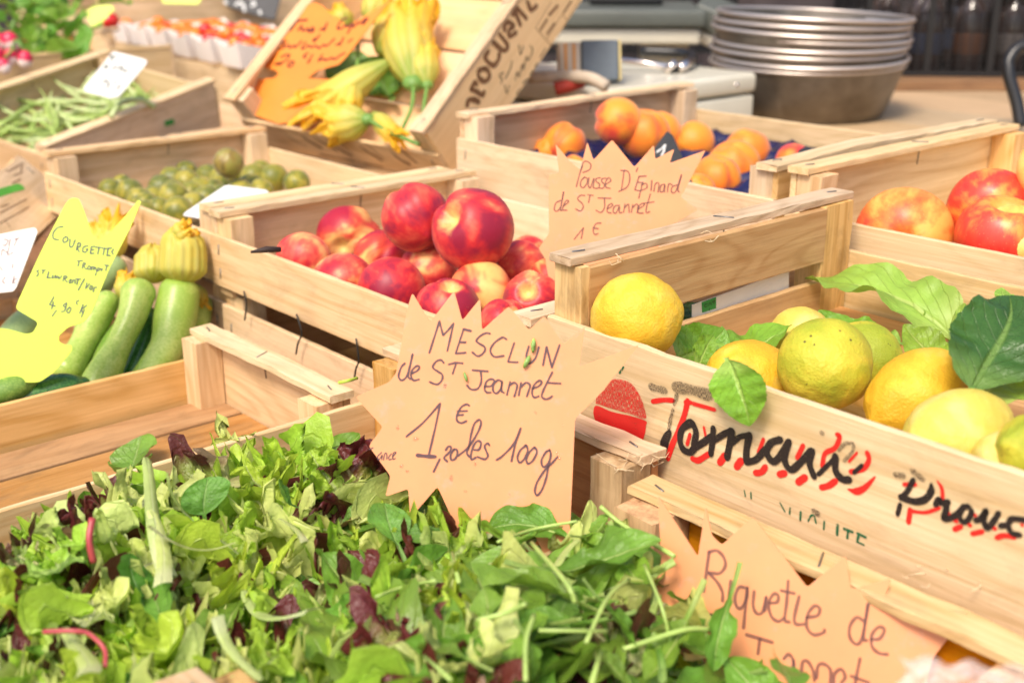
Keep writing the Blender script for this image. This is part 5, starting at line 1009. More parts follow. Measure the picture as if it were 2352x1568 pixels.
for i, (q, lab) in enumerate([([(1480, 1290), (1520, 1400), (1545, 1500)], 'thick rocket stalk upright beside the riquette sign'), ([(1200, 1560), (1215, 1480), (1220, 1410)], 'pale rocket stalk standing at the bottom centre'), ([(1370, 1165), (1440, 1210), (1540, 1270)], 'rocket stalk pointing up at the crate corner'), ([(1000, 1340), (930, 1345), (860, 1365)], 'rocket stalk lying left of the centre'), ([(1045, 1275), (1048, 1330)], 'short rocket stalk end below the sign tip'),
        ([(1230, 1245), (1290, 1330), (1330, 1390)], 'rocket stalk slanting down right below the sign'), ([(1240, 1440), (1390, 1450)], 'rocket stalk lying flat at the right'), ([(1340, 1470), (1400, 1380), (1440, 1330)], 'thin rocket stalk slanting up right'), ([(1350, 1570), (1390, 1500)], 'rocket stalk end at the bottom edge'), ([(1140, 1250), (1230, 1215), (1320, 1190)], 'long rocket stalk along the sign foot'), ([(1100, 1430), (1160, 1400), (1210, 1385)], 'rocket stalk right of the white ribbed leaf'), ([(1440, 1490), (1560, 1440), (1640, 1450)], 'rocket stalk bent in the middle'), ([(980, 1500), (1030, 1560)], 'rocket stalk at the bottom left of the rocket')]):
    n = len(q); rod('rocket_stalk', [hz(x + 9 * math.sin(3 * j + i), y + 7 * math.cos(2 * j + i), 0.022 + 0.007 * math.sin(i + 2.2 * j)) for j, (x, y) in enumerate(q)], 0.0011 + 0.00025 * (i % 3), STALKG, lab, 'stalk', 'rocket stalks in the salad heap')
rod('red_stalk', [hz(100, 1450, 0.03), hz(165, 1448, 0.034), hz(205, 1455, 0.034), hz(240, 1490, 0.03), hz(242, 1530, 0.026)], 0.0014, STALKR, 'thin bent red stalk at the lower left of the salad', 'stalk')
rod('red_stalk', [hz(212, 1190, 0.04), hz(205, 1240, 0.03), hz(215, 1290, 0.02)], 0.0022, STALKR, 'short upright red stalk at the upper left of the salad', 'stalk')
# what lies underneath, in the shade of the leaves on top
vs_all, fs_all, uv_all = [], [], []
for i in range(170):
    while True:
        a, b = rs.uniform(-0.835, -0.345), rs.uniform(0.06, 0.575)
        if abs(a + 0.53) < 0.012 or b > 0.56 - max(0, a + 0.52) * 0.5: continue
        break
    vs, fs, uv = leaf_mesh(rs.choice(('rocket', 'spoon')), rs.randrange(9)); L = rs.uniform(0.05, 0.08); c = ab(a, b, rs.uniform(-0.150, -0.122)); q = Euler((rs.gauss(0, .3), rs.gauss(0, .4), rs.uniform(0, 6.28))).to_matrix()
    base = len(vs_all); vs_all += [c + q @ (Vector(v) * L) for v in vs]; fs_all += [tuple(k + base for k in f) for f in fs]; uv_all += uv
tag(mk('salad_leaves', vs_all, fs_all, L_ROCK, uv=uv_all), kind='stuff', label='deeper salad leaves under the top layer', cat='salad leaves')
# sprig in the empty crate, scraps on the mesclun sign
sp = thing('green_sprig', 'small green sprig lying on the floor of the almost empty crate', 'sprig', TM(at_z(300, 1085, -0.172)))
for i, (ft, tp, w) in enumerate((((290, 1085), (325, 1000), 1.7), ((300, 1070), (255, 1065), 1.6), ((300, 1080), (335, 1050), 1.2), ((330, 1075), (250, 1100), 1.0))):
    o = leaf_span('leaf', 'spoon', i, L_SPIN, at_z(*ft, -0.170), at_z(*tp, -0.160 + 0.006 * i), 0.3 * i - 0.4, None, None, None, w); o.parent = sp; o.matrix_basis = sp.matrix_basis.inverted() @ o.matrix_basis
for (x1, y1, x2, y2, w, lab) in ((1790, 385, 1775, 560, 62, 'green leaf scrap stuck over the U of Mesclun'), (1740, 600, 1665, 750, 66, 'lower green leaf scrap stuck on the word Mesclun'), (930, 800, 965, 915, 44, 'small pale green scrap left of the J on the mesclun sign')):
    a, b = ZA(x1, y1), ZA(x2, y2); k = pl1.k(a) * 0.9408 / 5.0587; pa, pb = at_plane(*a, pl1.p0, pl1.n) + pl1.n * 0.0018, at_plane(*b, pl1.p0, pl1.n) + pl1.n * 0.0022
    vs, fs = tube([pa + (pb - pa) * t + pl1.n * 0.0012 * math.sin(3 * t) for t in (0, .2, .4, .6, .8, 1)], [w * k * q * 0.5 for q in (0.4, 0.8, 1.0, 0.95, 0.8, 0.35)], 8)
    tag(mk('leaf_scrap', vs, fs, plain('leaf_scrap', (0.22, 0.36, 0.08), 0.45, nscale=200, var=0.5)), lab, 'leaf scrap', 'leaf scraps on the mesclun sign')
rod('leaf_scrap', [at_z(778, 878, -0.0985), at_z(800, 874, -0.096), at_z(820, 868, -0.0985)], 0.0016, plain('lettuce_scrap', (0.38, 0.55, 0.06), 0.4), 'tiny bright green scrap on the rail of the almost empty crate', 'leaf scrap')

# ---------------------------------------------------------------- lemon leaves and twigs
GL = 'loose lemon leaves among the lemons'
def lleaf(foot, tip, zf, zt, roll, mat, wd, lab, seed=0, up=None): return leaf_span('lemon_leaf', 'citrus', seed, mat, at_d(*foot, zf), at_d(*tip, zt), roll, lab, 'leaf', GL, wd, up=up)
vup = view_dir(0.1, 0.55, 0.85)
lleaf((2240, 815), (1850, 640), 1.03, 1.15, 0.0, L_LEMONP, 0.78, 'large pale green leaf with a pointed tip in front of the back board', 1, vup)
lleaf((2200, 790), (2130, 700), 1.04, 1.08, 0.2, L_LEMONP, 1.3, 'pale leaf standing up right of the large pointed one', 2, vup)
lleaf((2075, 790), (1880, 712), 1.035, 1.08, 0.3, L_LEMON, 1.1, 'green leaf overlapping the large pale one', 6, vup)
lleaf((2215, 850), (2075, 745), 0.985, 1.03, 0.1, L_LEMON, 1.15, 'shaded green leaf under the pale leaves', 5, vup)
lleaf((2180, 755), (2250, 705), 1.03, 1.05, 0.2, L_LEMONP, 0.8, 'small pale leaf beside the dark one', 3, vup)
lleaf((2232, 905), (2318, 678), 0.775, 0.83, 0.1, L_LEMOND, 1.35, 'big dark green leaf at the right edge', 4, vup)
lleaf((2255, 935), (2410, 790), 0.785, 0.84, 0.0, L_LEMON, 1.2, 'mid green leaf hanging below the dark one at the right edge', 5, vup)
lleaf((1610, 790), (1820, 745), 0.955, 0.985, -0.35, L_LEMON, 1.25, 'curled green leaf behind the yellow lemon', 6, vup)
lleaf((1555, 820), (1665, 755), 0.945, 0.975, 0.2, L_LEMON, 1.5, 'green leaf tucked under the curled one', 7, vup)
lleaf((1600, 850), (1640, 770), 0.925, 0.95, 0.3, L_LEMON, 1.2, 'dark shaded leaf between the lemons', 2, vup)
leaf_span('lemon_leaf', 'citrus', 3, L_LEMON, at_plane(1668, 820, ab(0, 0.621, 0), VB), at_plane(1722, 978, ab(0, 0.612, 0), VB), 0.0, 'wrinkled green leaf hanging over the printed front board', 'leaf', GL, 2.1, up=-VB) 
lleaf((1745, 855), (1790, 890), 0.93, 0.92, 0.0, L_LEMON, 1.6, 'ragged leaf bit beside the cut stalk', 5, vup)
lleaf((1415, 790), (1418, 712), 0.935, 0.95, 0.0, L_LEMON, 1.3, 'small leaf tip poking up in front of the big yellow lemon', 8, view_dir(0, 0.1, 1))
lleaf((1575, 690), (1620, 770), 1.08, 1.05, 0.0, L_LEMOND, 1.4, 'dark leaf at the right shoulder of the big yellow lemon', 4, vup)
lleaf((2320, 690), (2300, 660), 1.0, 1.02, 0.0, L_LEMONP, 1.4, 'leaf tip above the big dark leaf', 6, vup)
rod('cut_stalk', [at_d(1795, 886, 0.93), at_d(1830, 872, 0.925), at_d(1868, 860, 0.92)], [0.0034, 0.0036, 0.0040] * 4 if False else 0.0037, plain('citrus_stalk', (0.08, 0.16, 0.03), 0.5, nscale=80), 'short cut dark green stalk lying on the speckled lemon', 'stalk', seg=9)
tw = thing('lemon_twig', 'forked green twig at the right end of the lemon heap', 'twig', TM(at_d(2250, 960, 0.752)))
for pp, rr in (([(2232, 895, 0.772), (2238, 930, 0.76), (2250, 965, 0.752), (2282, 1015, 0.742), (2312, 1052, 0.735)], 0.0032), ([(2250, 962, 0.752), (2230, 1000, 0.748), (2213, 1030, 0.745)], 0.0017)):
    vs, fs = tube(spline([at_d(*p) for p in pp], 5), rr, 8); o = mk('twig_branch', vs, fs, GREEN_STEM, tw); o.matrix_basis = tw.matrix_basis.inverted()

FIB = plain('wood_fibre', (0.66, 0.50, 0.30), 0.7)
rf_ = random.Random(4)
def fibres(parent, p, n, spread):
    for i in range(n):
        o_ = p + Vector((rf_.uniform(-1, 1), rf_.uniform(-1, 1), 0)) * spread; d_ = Vector((rf_.uniform(-1, 1), rf_.uniform(-1, 1), rf_.uniform(-.4, .6))); L = rf_.uniform(0.006, 0.016); b_ = Vector((rf_.uniform(-1, 1), rf_.uniform(-1, 1), rf_.uniform(-1, 1))) * L * 0.3
        vs, fs = tube([o_, o_ + d_ * L * 0.5 + b_, o_ + d_ * L], [0.00045, 0.0004, 0.00015], 4); o = mk('splinter', vs, fs, FIB, parent); o.matrix_basis = parent.matrix_basis.inverted()
fibres(c_mesc, at_z(1490, 1052, -0.060), 7, 0.010); fibres(c_mesc, at_z(1440, 1070, -0.066), 6, 0.012); fibres(c_riq, at_z(1500, 1062, -0.072), 7, 0.010); fibres(c_riq, at_z(2150, 1330, -0.072), 6, 0.02)
fibres(c_lem, at_z(1420, 600, 0.056), 4, 0.01); fibres(c_lem, at_z(1580, 545, 0.056), 5, 0.02); fibres(c_empt, at_z(560, 800, -0.106), 6, 0.02)
# ---------------------------------------------------------------- wire ties between the nectarine crate and the one below
WIRE = plain('black_wire', (0.05, 0.045, 0.04), 0.5, 0.6)
plW = Plane(ab(-0.9, 0.6235, -0.09), -VB, VA)
for q in ([(681, 721), (693, 763), (684, 790), (680, 813)], [(818, 777), (824, 826), (818, 845), (814, 868)], [(560, 668), (566, 700), (562, 735)]):
    pts = [at_plane(*d, plW.p0, plW.n) - plW.n * 0.0 for d in q]; vs, fs = tube(spline(pts, 4), 0.0010, 6)
    o = mk('wire_tie', vs, fs, WIRE, c_low); o.matrix_basis = c_low.matrix_basis.inverted()
# ---------------------------------------------------------------- courgettes and their flowers
def cour_mat(name, a, b2, glossy=0.35):
    m, nt, b = newmat(name); v, rn = objcoord(nt, rnd=9.0)
    n = noi(nt, v, 60, 4, 0.6); n2 = noi(nt, v, 14, 2, 0.5)
    vo = N(nt, "ShaderNodeTexVoronoi"); vo.inputs['Scale'].default_value = 420; nt.links.new(v, vo.inputs['Vector'])
    f = mth(nt, 'MULTIPLY_ADD', n, 0.5, mth(nt, 'MULTIPLY', n2, 0.5)); f = mth(nt, 'MULTIPLY_ADD', vo.outputs['Distance'], -0.30, mth(nt, 'ADD', f, 0.08))
    c = ramp(nt, f, [(0.36, a), (0.60, b2)]).outputs[0]; nt.links.new(c, b.inputs['Base Color']); setp(b, Roughness=glossy)
    b.inputs['Subsurface Weight'].default_value = 0.1; b.inputs['Subsurface Radius'].default_value = (0.6, 1, 0.2); b.inputs['Subsurface Scale'].default_value = 0.004
    bump(nt, b, n, 0.1, 0.001); return m
V_PALE = cour_mat('pale_courgette', (0.28, 0.42, 0.06), (0.46, 0.56, 0.14)); V_DARK = cour_mat('dark_courgette', (0.03, 0.11, 0.02), (0.09, 0.24, 0.04), 0.2); V_GREY = cour_mat('grey_green_courgette', (0.26, 0.36, 0.13), (0.38, 0.48, 0.20)); V_MID = cour_mat('mid_courgette', (0.14, 0.26, 0.04), (0.28, 0.40, 0.08))
GC = 'courgettes in the left crate'
def courgette(path, mat, label):
    sp_ = spline([(*at_d(x, y, d), 1.12 * r * d / FPX) for x, y, r, d in path], 6)
    pts = [Vector(p[:3]) for p in sp_]; rad = [p[3] for p in sp_]
    t0, t1 = (pts[0] - pts[1]).normalized(), (pts[-1] - pts[-2]).normalized()
    pre, pr, post, po = [], [], [], []
    for q in (1.0, 0.94, 0.8, 0.6, 0.35): an = math.acos(1 - q) if False else None
    for k in range(4, 0, -1):
        an = math.pi / 2 * k / 4.4; pre.append(pts[0] + t0 * rad[0] * math.sin(an) * 0.8); pr.append(rad[0] * math.cos(an))
    for k in range(1, 5):
        an = math.pi / 2 * k / 4.4; post.append(pts[-1] + t1 * rad[-1] * math.sin(an) * 0.8); po.append(rad[-1] * math.cos(an))
    vs, fs = tube(pre + pts + post, pr + rad + po, 20); c = sum(pts, Vector()) / len(pts)
    return tag(mk('courgette', [v - c for v in vs], fs, mat, M=TM(c)), label, 'courgette', GC)
courgette([(412, 672, 42, 1.375), (402, 730, 44, 1.365), (385, 795, 36, 1.345), (345, 860, 34, 1.325), (300, 925, 34, 1.315)], V_PALE, 'fat pale courgette standing at the right, under the big ribbed flower')
courgette([(318, 672, 36, 1.36), (302, 730, 29, 1.345), (272, 795, 27, 1.33), (238, 860, 36, 1.31), (205, 925, 38, 1.30)], V_PALE, 'slim waisted pale courgette in front, second from the right')
courgette([(250, 690, 24, 1.39), (218, 735, 32, 1.38), (190, 790, 27, 1.36), (155, 850, 32, 1.33)], V_PALE, 'courgette beside the right edge of the yellow sign')
courgette([(300, 745, 30, 1.40), (262, 805, 34, 1.375), (225, 880, 34, 1.35)], V_MID, 'green courgette behind the slim waisted one')
courgette([(352, 730, 24, 1.40), (326, 800, 26, 1.375), (298, 870, 24, 1.35)], V_DARK, 'dark courgette in the gap between the two front ones')
courgette([(395, 760, 30, 1.42), (365, 815, 32, 1.39), (330, 880, 30, 1.36)], V_MID, 'courgette half hidden left of the fat pale one')
courgette([(75, 728, 28, 1.42), (48, 755, 33, 1.40), (20, 790, 33, 1.38)], V_GREY, 'grey green courgette behind the waist of the yellow sign')
courgette([(192, 884, 18, 1.235), (150, 892, 33, 1.225), (85, 912, 38, 1.215), (10, 945, 34, 1.20)], V_DARK, 'glossy dark green courgette lying in front of the yellow sign')
courgette([(84, 868, 6, 1.20), (60, 880, 22, 1.20), (20, 895, 27, 1.19), (-40, 915, 26, 1.18)], V_MID, 'pointed olive courgette at the left edge, lowest one')
courgette([(265, 612, 26, 1.45), (235, 640, 30, 1.44), (190, 680, 30, 1.42)], V_GREY, 'pale courgette in the shade at the back of the crate')
courgette([(455, 700, 30, 1.43), (440, 770, 32, 1.40), (400, 850, 30, 1.37)], V_PALE, 'courgette in the shade right of the fat pale one')
courgette([(225, 790, 24, 1.40), (200, 830, 28, 1.38), (180, 880, 26, 1.35)], V_PALE, 'short courgette low beside the yellow sign')
def flower_mat():
    m, nt, b = newmat('courgette_flower'); u = N(nt, "ShaderNodeUVMap"); sx = N(nt, "ShaderNodeSeparateXYZ"); nt.links.new(u.outputs[0], sx.inputs[0]); v, rn = objcoord(nt, rnd=9.0)
    n = noi(nt, v, 4.0, 3, 0.6); f = mth(nt, 'MULTIPLY_ADD', mth(nt, 'SUBTRACT', n, 0.5), 0.5, sx.outputs[1])
    c = ramp(nt, f, [(0.05, (0.36, 0.46, 0.06)), (0.30, (0.68, 0.62, 0.12)), (0.6, (0.86, 0.62, 0.07)), (0.95, (0.88, 0.50, 0.015))]).outputs[0]
    rib = mth(nt, 'POWER', mth(nt, 'ABSOLUTE', mth(nt, 'SINE', mth(nt, 'MULTIPLY', sx.outputs[0], 31.4))), 10.0)
    c = mix(nt, mth(nt, 'MULTIPLY', rib, mth(nt, 'MULTIPLY_ADD', sx.outputs[1], -0.55, 0.55)), c, (0.70, 0.66, 0.26))
    nt.links.new(c, b.inputs['Base Color']); b.inputs['Roughness'].default_value = 0.5
    tr = N(nt, "ShaderNodeBsdfTranslucent"); nt.links.new(c, tr.inputs[0]); ms = N(nt, "ShaderNodeMixShader"); ms.inputs[0].default_value = 0.35
    out = nt.nodes["Material Output"]; nt.links.new(b.outputs[0], ms.inputs[1]); nt.links.new(tr.outputs[0], ms.inputs[2]); nt.links.new(ms.outputs[0], out.inputs[0]); return m
FLOW = flower_mat()
def flower_mesh(seed, shut=0.6, closed=False):
    nu, nv = 26, 60; vs, uv = [], []
    for i in range(nu + 1):
        u = i / nu
        if closed: u2 = u; cr0 = 0.12
        r = 0.10 + 0.26 * math.sin(min(1, u / 0.42) * math.pi / 2) - 0.16 * shut * max(0, (u - 0.45) / 0.55)
        for k in range(nv):
            p = 2 * math.pi * k / nv; d = Vector((math.cos(p), math.sin(p), 0))
            cr = max(0, (u - 0.5) / 0.5) * (0.35 if closed else 1); q = noise.noise(Vector((d.x * 1.7 + seed, d.y * 1.7, u * 3))) ; q2 = noise.noise(Vector((d.x * 4 + seed, d.y * 4, u * 7)))
            if closed: r = 0.37 * math.sin(min(1, u / 0.30 + 0.18) * math.pi / 2) * (1 - max(0, (u - 0.60) / 0.40) ** 2.0 * 0.92) - 0.05 * max(0, u - 0.3)
            rr = r * (1 + (0.050 if closed else 0.035) * math.cos((17 if closed else 10) * p) * (1 - cr)) + cr * (0.24 * q + 0.20 * q2)
            z = u * (1 - 0.25 * cr * (0.5 + 0.5 * math.cos(5 * p + seed))) + cr * 0.22 * q2
            vs.append((rr * d.x + 0.10 * cr * math.sin(seed), rr * d.y, z)); uv.append((k / nv, u))
    fs = [(i * nv + k, i * nv + (k + 1) % nv, (i + 1) * nv + (k + 1) % nv, (i + 1) * nv + k) for i in range(nu) for k in range(nv)]
    fs.append(tuple(reversed(range(nv)))); return vs, fs, uv
def flower(base, tip, w, label, seed, group, shut=0.6, spin=0.0, stem=None, closed=False):
    key = 'flower_%d_%.1f' % (seed, shut)
    if key not in MESH:
        vs, fs, uv = flower_mesh(seed, shut, closed)
        if closed: uv = [(a, 0.20 + 0.30 * b_) for a, b_ in uv]
        o = mk('flower', vs, fs, FLOW, uv=uv); MESH[key] = o.data; bpy.data.objects.remove(o)
    z = tip - base; L = z.length; q = z.to_track_quat('Z', 'Y').to_matrix(); s = w / 0.74
    if not stem:
        return tag(link('courgette_flower', MESH[key], None, TM(base, q @ Euler((0, 0, spin)).to_matrix()) @ Matrix.Diagonal((s, s, L, 1))), label, 'flower', group)
    t = thing('courgette_flower', label, 'flower', TM(base), group)
    link('petals', MESH[key], t, (TM((0, 0, 0), q @ Euler((0, 0, spin)).to_matrix()) @ Matrix.Diagonal((s, s, L, 1))))
    vs, fs = tube(spline([p - base for p in stem], 5), 0.0032, 8); mk('stem', vs, fs, GREEN_STEM, t)
    vs, fs = round_shape(seed, 0.05, 0.8); mk('calyx', [v * w * 0.42 for v in vs], fs, GREEN_STEM, t); return t
def fl(b, t, w, d0, d1, *a, **k): return flower(at_d(*b, d0), at_d(*t, d1), w * d0 / FPX, *a, **k)
GF = 'courgette flowers in the courgette crate'
fl((418, 652), (424, 512), 106, 1.37, 1.37, 'big ribbed yellow green flower on the fat courgette', 1, GF, 0.15, 0.4, closed=True)
fl((400, 548), (445, 522), 60, 1.36, 1.36, 'folded orange petal rim on top of the big ribbed flower', 7, GF, 0.9)
fl((352, 648), (352, 560), 84, 1.39, 1.40, 'smaller ribbed flower left of the big one', 2, GF, 0.5, 1.0, closed=True)
fl((282, 690), (300, 622), 54, 1.40, 1.41, 'wilted flower with brown tip on the slim courgette', 3, GF, 0.9)
fl((240, 610), (262, 480), 84, 1.50, 1.50, 'flower with orange tips showing above the notch of the yellow sign', 4, GF, 0.7)
fl((215, 600), (222, 510), 60, 1.52, 1.54, 'green flower bud half behind the yellow sign', 5, GF, 1.0)
fl((450, 655), (470, 715), 40, 1.42, 1.41, 'orange petal tip hanging behind the big flower', 6, GF, 1.0)
pF, nF = T_T - T_Z * 0.078, T_Z
def ft(x, y, h=0.0): return at_plane(x, y, pF + nF * h, nF)
GT = 'courgette flowers in the tipped crate'
kpx = depth(ft(850, 200)) / FPX
for i, (b, t, w, hb, ht, lab, sd, sh, st) in enumerate([((950, 192), (925, 12), 118, 0.02, 0.035, 'large open yellow flower hanging head up at the right', 11, 0.0, [(950, 192), (946, 245), (922, 300)]), ((982, 196), (968, 95), 66, 0.015, 0.03, 'narrow flower beside the large open one, with a straight stem', 12, 0.3, [(982, 196), (976, 230), (971, 268)]),
        ((872, 125), (925, 25), 84, 0.03, 0.045, 'yellow flower tucked left of the large open one', 13, 0.3, None), ((890, 145), (672, 282), 74, 0.045, 0.05, 'long flower lying with its yellow tip over the crate edge', 14, 0.4, None), ((865, 165), (735, 255), 66, 0.04, 0.04, 'slim flower behind the long lying one', 15, 0.7, None),
        ((845, 275), (742, 290), 80, 0.05, 0.05, 'plump yellow flower at the bottom board', 16, 0.1, [(845, 275), (900, 305), (962, 332)]), ((812, 190), (790, 285), 62, 0.045, 0.045, 'yellow flower in the middle, tip down', 17, 0.3, [(812, 190), (822, 140), (822, 92)]), ((858, 262), (925, 335), 46, 0.04, 0.045, 'yellow green bud at the lower right corner of the crate', 18, 0.8, None),
        ((800, 60), (770, 30), 60, 0.02, 0.03, 'yellow flower behind the orange sign', 19, 0.3, None), ((850, 50), (880, -20), 70, 0.03, 0.03, 'yellow flower at the top behind the sign tip', 20, 0.3, None)]):
    flower(ft(*b, hb), ft(*t, ht), w * kpx, lab, sd, GT, sh, i * 0.7, [ft(*q, hb + 0.004) for q in st] if st else None)
for i, (ft_, tp_, lab) in enumerate((((840, 210), (800, 120), 'dark green leaf behind the flowers and the orange sign'), ((900, 230), (850, 130), 'dark green leaf between the lying flowers'), ((830, 230), (870, 180), 'green leaf under the long flower'))):
    leaf_span('flower_leaf', 'spoon', i, L_SPIN, ft(*ft_, 0.006), ft(*tp_, 0.010), 0.3, lab, 'leaf', 'leaves in the tipped crate', 1.5, up=nF)
# ---------------------------------------------------------------- green beans
BEAN = cour_mat('green_bean', (0.26, 0.38, 0.07), (0.44, 0.54, 0.16), 0.45); BEANL = cour_mat('pale_bean', (0.44, 0.54, 0.20), (0.60, 0.66, 0.34), 0.4)
rb = random.Random(5)
def bean_mesh(seed):
    r = random.Random(seed); L = r.uniform(0.09, 0.13); k = r.uniform(4, 14); pts, rad = [], []
    for i in range(13):
        t = i / 12; x = (t - 0.5) * L; pts.append(Vector((x, k * x * x * (1 if seed % 3 else 1.6), 0.003 * math.sin(6 * t + seed)))); rad.append(0.0042 * min(1, 4 * t + 0.25, 4.5 * (1 - t) + 0.12) * (1 + 0.06 * math.sin(26 * t)))
    return tube(pts, rad, 8)
MB = TM(B_C, frame(B_X, B_Y, B_Z))
for i in range(118):
    x, y = rb.uniform(-0.115, 0.115), rb.uniform(-0.17, 0.17); s = rb.randrange(8); mt = BEANL if rb.random() < 0.45 else BEAN
    z = 0.020 + 0.034 * (i / 118) + 0.012 * math.cos(x * 9) * math.cos(y * 7) - 0.03 * x
    q = Euler((rb.gauss(0, 0.35), rb.gauss(0, 0.22), rb.gauss(0.9, 0.75))).to_matrix()
    tag(link('green_bean', shared('bean_%d_%s' % (s, mt.name), lambda s=s: bean_mesh(s), mt), None, MB @ TM((x, y, z), q)), 'thin green bean lying in the heap of beans', 'bean', 'green beans heaped in the slanted crate')
vs, fs = tube(spline([at_d(0, 290, 2.18), at_d(60, 250, 2.26), at_d(75, 245, 2.28)], 4), 0.0045, 8); tag(mk('green_bean', vs, fs, BEAN), 'long bean sticking up to the left out of the heap', 'bean')
vs, fs = tube(spline([at_d(255, 268, 2.2), at_d(280, 236, 2.24), at_d(325, 230, 2.28), at_d(355, 246, 2.3)], 5), 0.0055, 8); tag(mk('green_bean', vs, fs, BEANL), 'thick arched bean at the right end of the heap, under the white card', 'bean')
# ---------------------------------------------------------------- radishes
RAD, nt, b = newmat('radish_skin'); tc = N(nt, "ShaderNodeTexCoord"); sx = N(nt, "ShaderNodeSeparateXYZ"); nt.links.new(tc.outputs['Object'], sx.inputs[0])
nt.links.new(ramp(nt, mth(nt, 'MULTIPLY_ADD', noi(nt, tc.outputs['Object'], 5, 2, 0.5), 0.25, sx.outputs[2]), [(-0.0 + 0.0, (0.86, 0.72, 0.66)), (0.12, (0.62, 0.02, 0.07))]).outputs[0], b.inputs['Base Color']); setp(b, Roughness=0.3)
L_RADL = leaf_mat('radish_leaf', (0.18, 0.36, 0.04), (0.38, 0.52, 0.15), vein=0.8)
rr_ = random.Random(3)
for bi, (bx, by, lab, rads, lvs) in enumerate([(40, 120, 'bunch of red and white radishes with big green leaves, nearest the beans', [(24, 96, 38, 2.50), (25, 132, 32, 2.48), (58, 137, 34, 2.48), (8, 152, 32, 2.46), (-2, 96, 34, 2.5), (40, 118, 30, 2.52), (-8, 128, 34, 2.47)], 26), (120, 60, 'bunch of round green leaves behind the radishes', [], 26)]):
    t = thing('radish_bunch', lab, 'radishes', TM(at_d(bx, by, 2.55)), 'bunches of radish greens')
    for (x, y, w, d) in rads:
        p = at_d(x, y, d); o = link('radish', shared('radish', lambda: round_shape(2, 0.04, 1.25), RAD), t, TM(p - at_d(bx, by, 2.55), view_dir(rr_.uniform(-.5, .5), 0.9, 0.2).to_track_quat('Z', 'Y').to_matrix()) @ Matrix.Diagonal((w * d / FPX,) * 3 + (1,)))
        vs, fs = tube([p - at_d(bx, by, 2.55) + C_UP * w * d / FPX * 0.5, p - at_d(bx, by, 2.55) + C_UP * w * d / FPX * 1.3 + RIGHT * rr_.uniform(-.02, .03)], 0.003, 6); mk('stalk', vs, fs, GREEN_STEM, t)
    for k in range(lvs):
        x, y = (rr_.uniform(-10, 150), rr_.uniform(20, 150)) if bi == 0 else (rr_.uniform(10, 215), rr_.uniform(0, 120))
        if bi == 0 and y > 75 and x < 62: x += 70
        y = min(y, 165 - 0.34 * x); d = 2.56 + 0.0018 * (150 - y) + rr_.uniform(0, .05)
        an = rr_.uniform(-1.2, 1.2); L = rr_.uniform(85, 140); f0 = at_d(x, y, d); f1 = at_d(x + L * math.sin(an), y - L * math.cos(an) * 0.5 + 12, d - 0.03)
        o = leaf_span('leaf', 'spoon', rr_.randrange(9), L_RADL, f0, f1, rr_.gauss(0, 0.5), None, None, None, 1.5, up=view_dir(rr_.uniform(-.4, .4), 0.7, 0.7)); o.parent = t; o.matrix_basis = t.matrix_basis.inverted() @ o.matrix_basis
# ---------------------------------------------------------------- tomato punnets
PUN = plain('white_cardboard', (0.90, 0.82, 0.76), 0.7, nscale=14, var=0.05)
def punnet_mesh():
    vs, fs = [], []; w, d, h, th = 0.118, 0.135, 0.062, 0.0018
    prof = [(0, 1.0), (0.18, 0.86), (0.5, 0.72), (0.82, 0.86), (1, 1.0)]
    cor = [(-w / 2, -d / 2), (w / 2, -d / 2), (w / 2, d / 2), (-w / 2, d / 2)]
    for lay in (0, 1):
        for e in range(4):
            (x0, y0), (x1, y1) = cor[e], cor[(e + 1) % 4]
            for t, hh in prof[:-1]:
                x, y = x0 + (x1 - x0) * t, y0 + (y1 - y0) * t; k = (1 - 2 * th / w) if lay else 1
                fl_ = 1.0 + 0.10 * hh; vs.append((x * 0.90 * k, y * 0.90 * k, 0.001 * lay)); vs.append((x * fl_ * k, y * fl_ * k, h * hh))
    n = 16; 
    for i in range(n):
        j = (i + 1) % n; a, c = 2 * i, 2 * j; fs.append((a, c, c + 1, a + 1)); b0 = 2 * n; fs.append((b0 + a, b0 + a + 1, b0 + c + 1, b0 + c)); fs.append((a + 1, c + 1, b0 + c + 1, b0 + a + 1))
    fs.append(tuple(2 * i for i in reversed(range(n)))); fs.append(tuple(2 * n + 2 * i for i in range(n))); return vs, fs
vs, fs = punnet_mesh(); pm = mk('punnet', vs, fs, PUN, smooth=False); pme = pm.data; bpy.data.objects.remove(pm)
p0, p1 = at_z(255, 95, -0.004), at_z(522, 154, -0.004)
CALYX = plain('tomato_calyx', (0.08, 0.16, 0.03), 0.6)
punl = ['leftmost white cardboard punnet, mostly empty looking', 'second white punnet from the left, holding orange tomatoes', 'third white punnet from the left with orange tomatoes', 'fourth white punnet from the left, orange and red tomatoes', 'fifth white punnet from the left with red tomatoes', 'rightmost white punnet, half behind the tipped crate']
rt = random.Random(11); tdir = (p1 - p0); tL = tdir.length; tdir.normalize(); tn = VZ.cross(tdir)
nP = 6
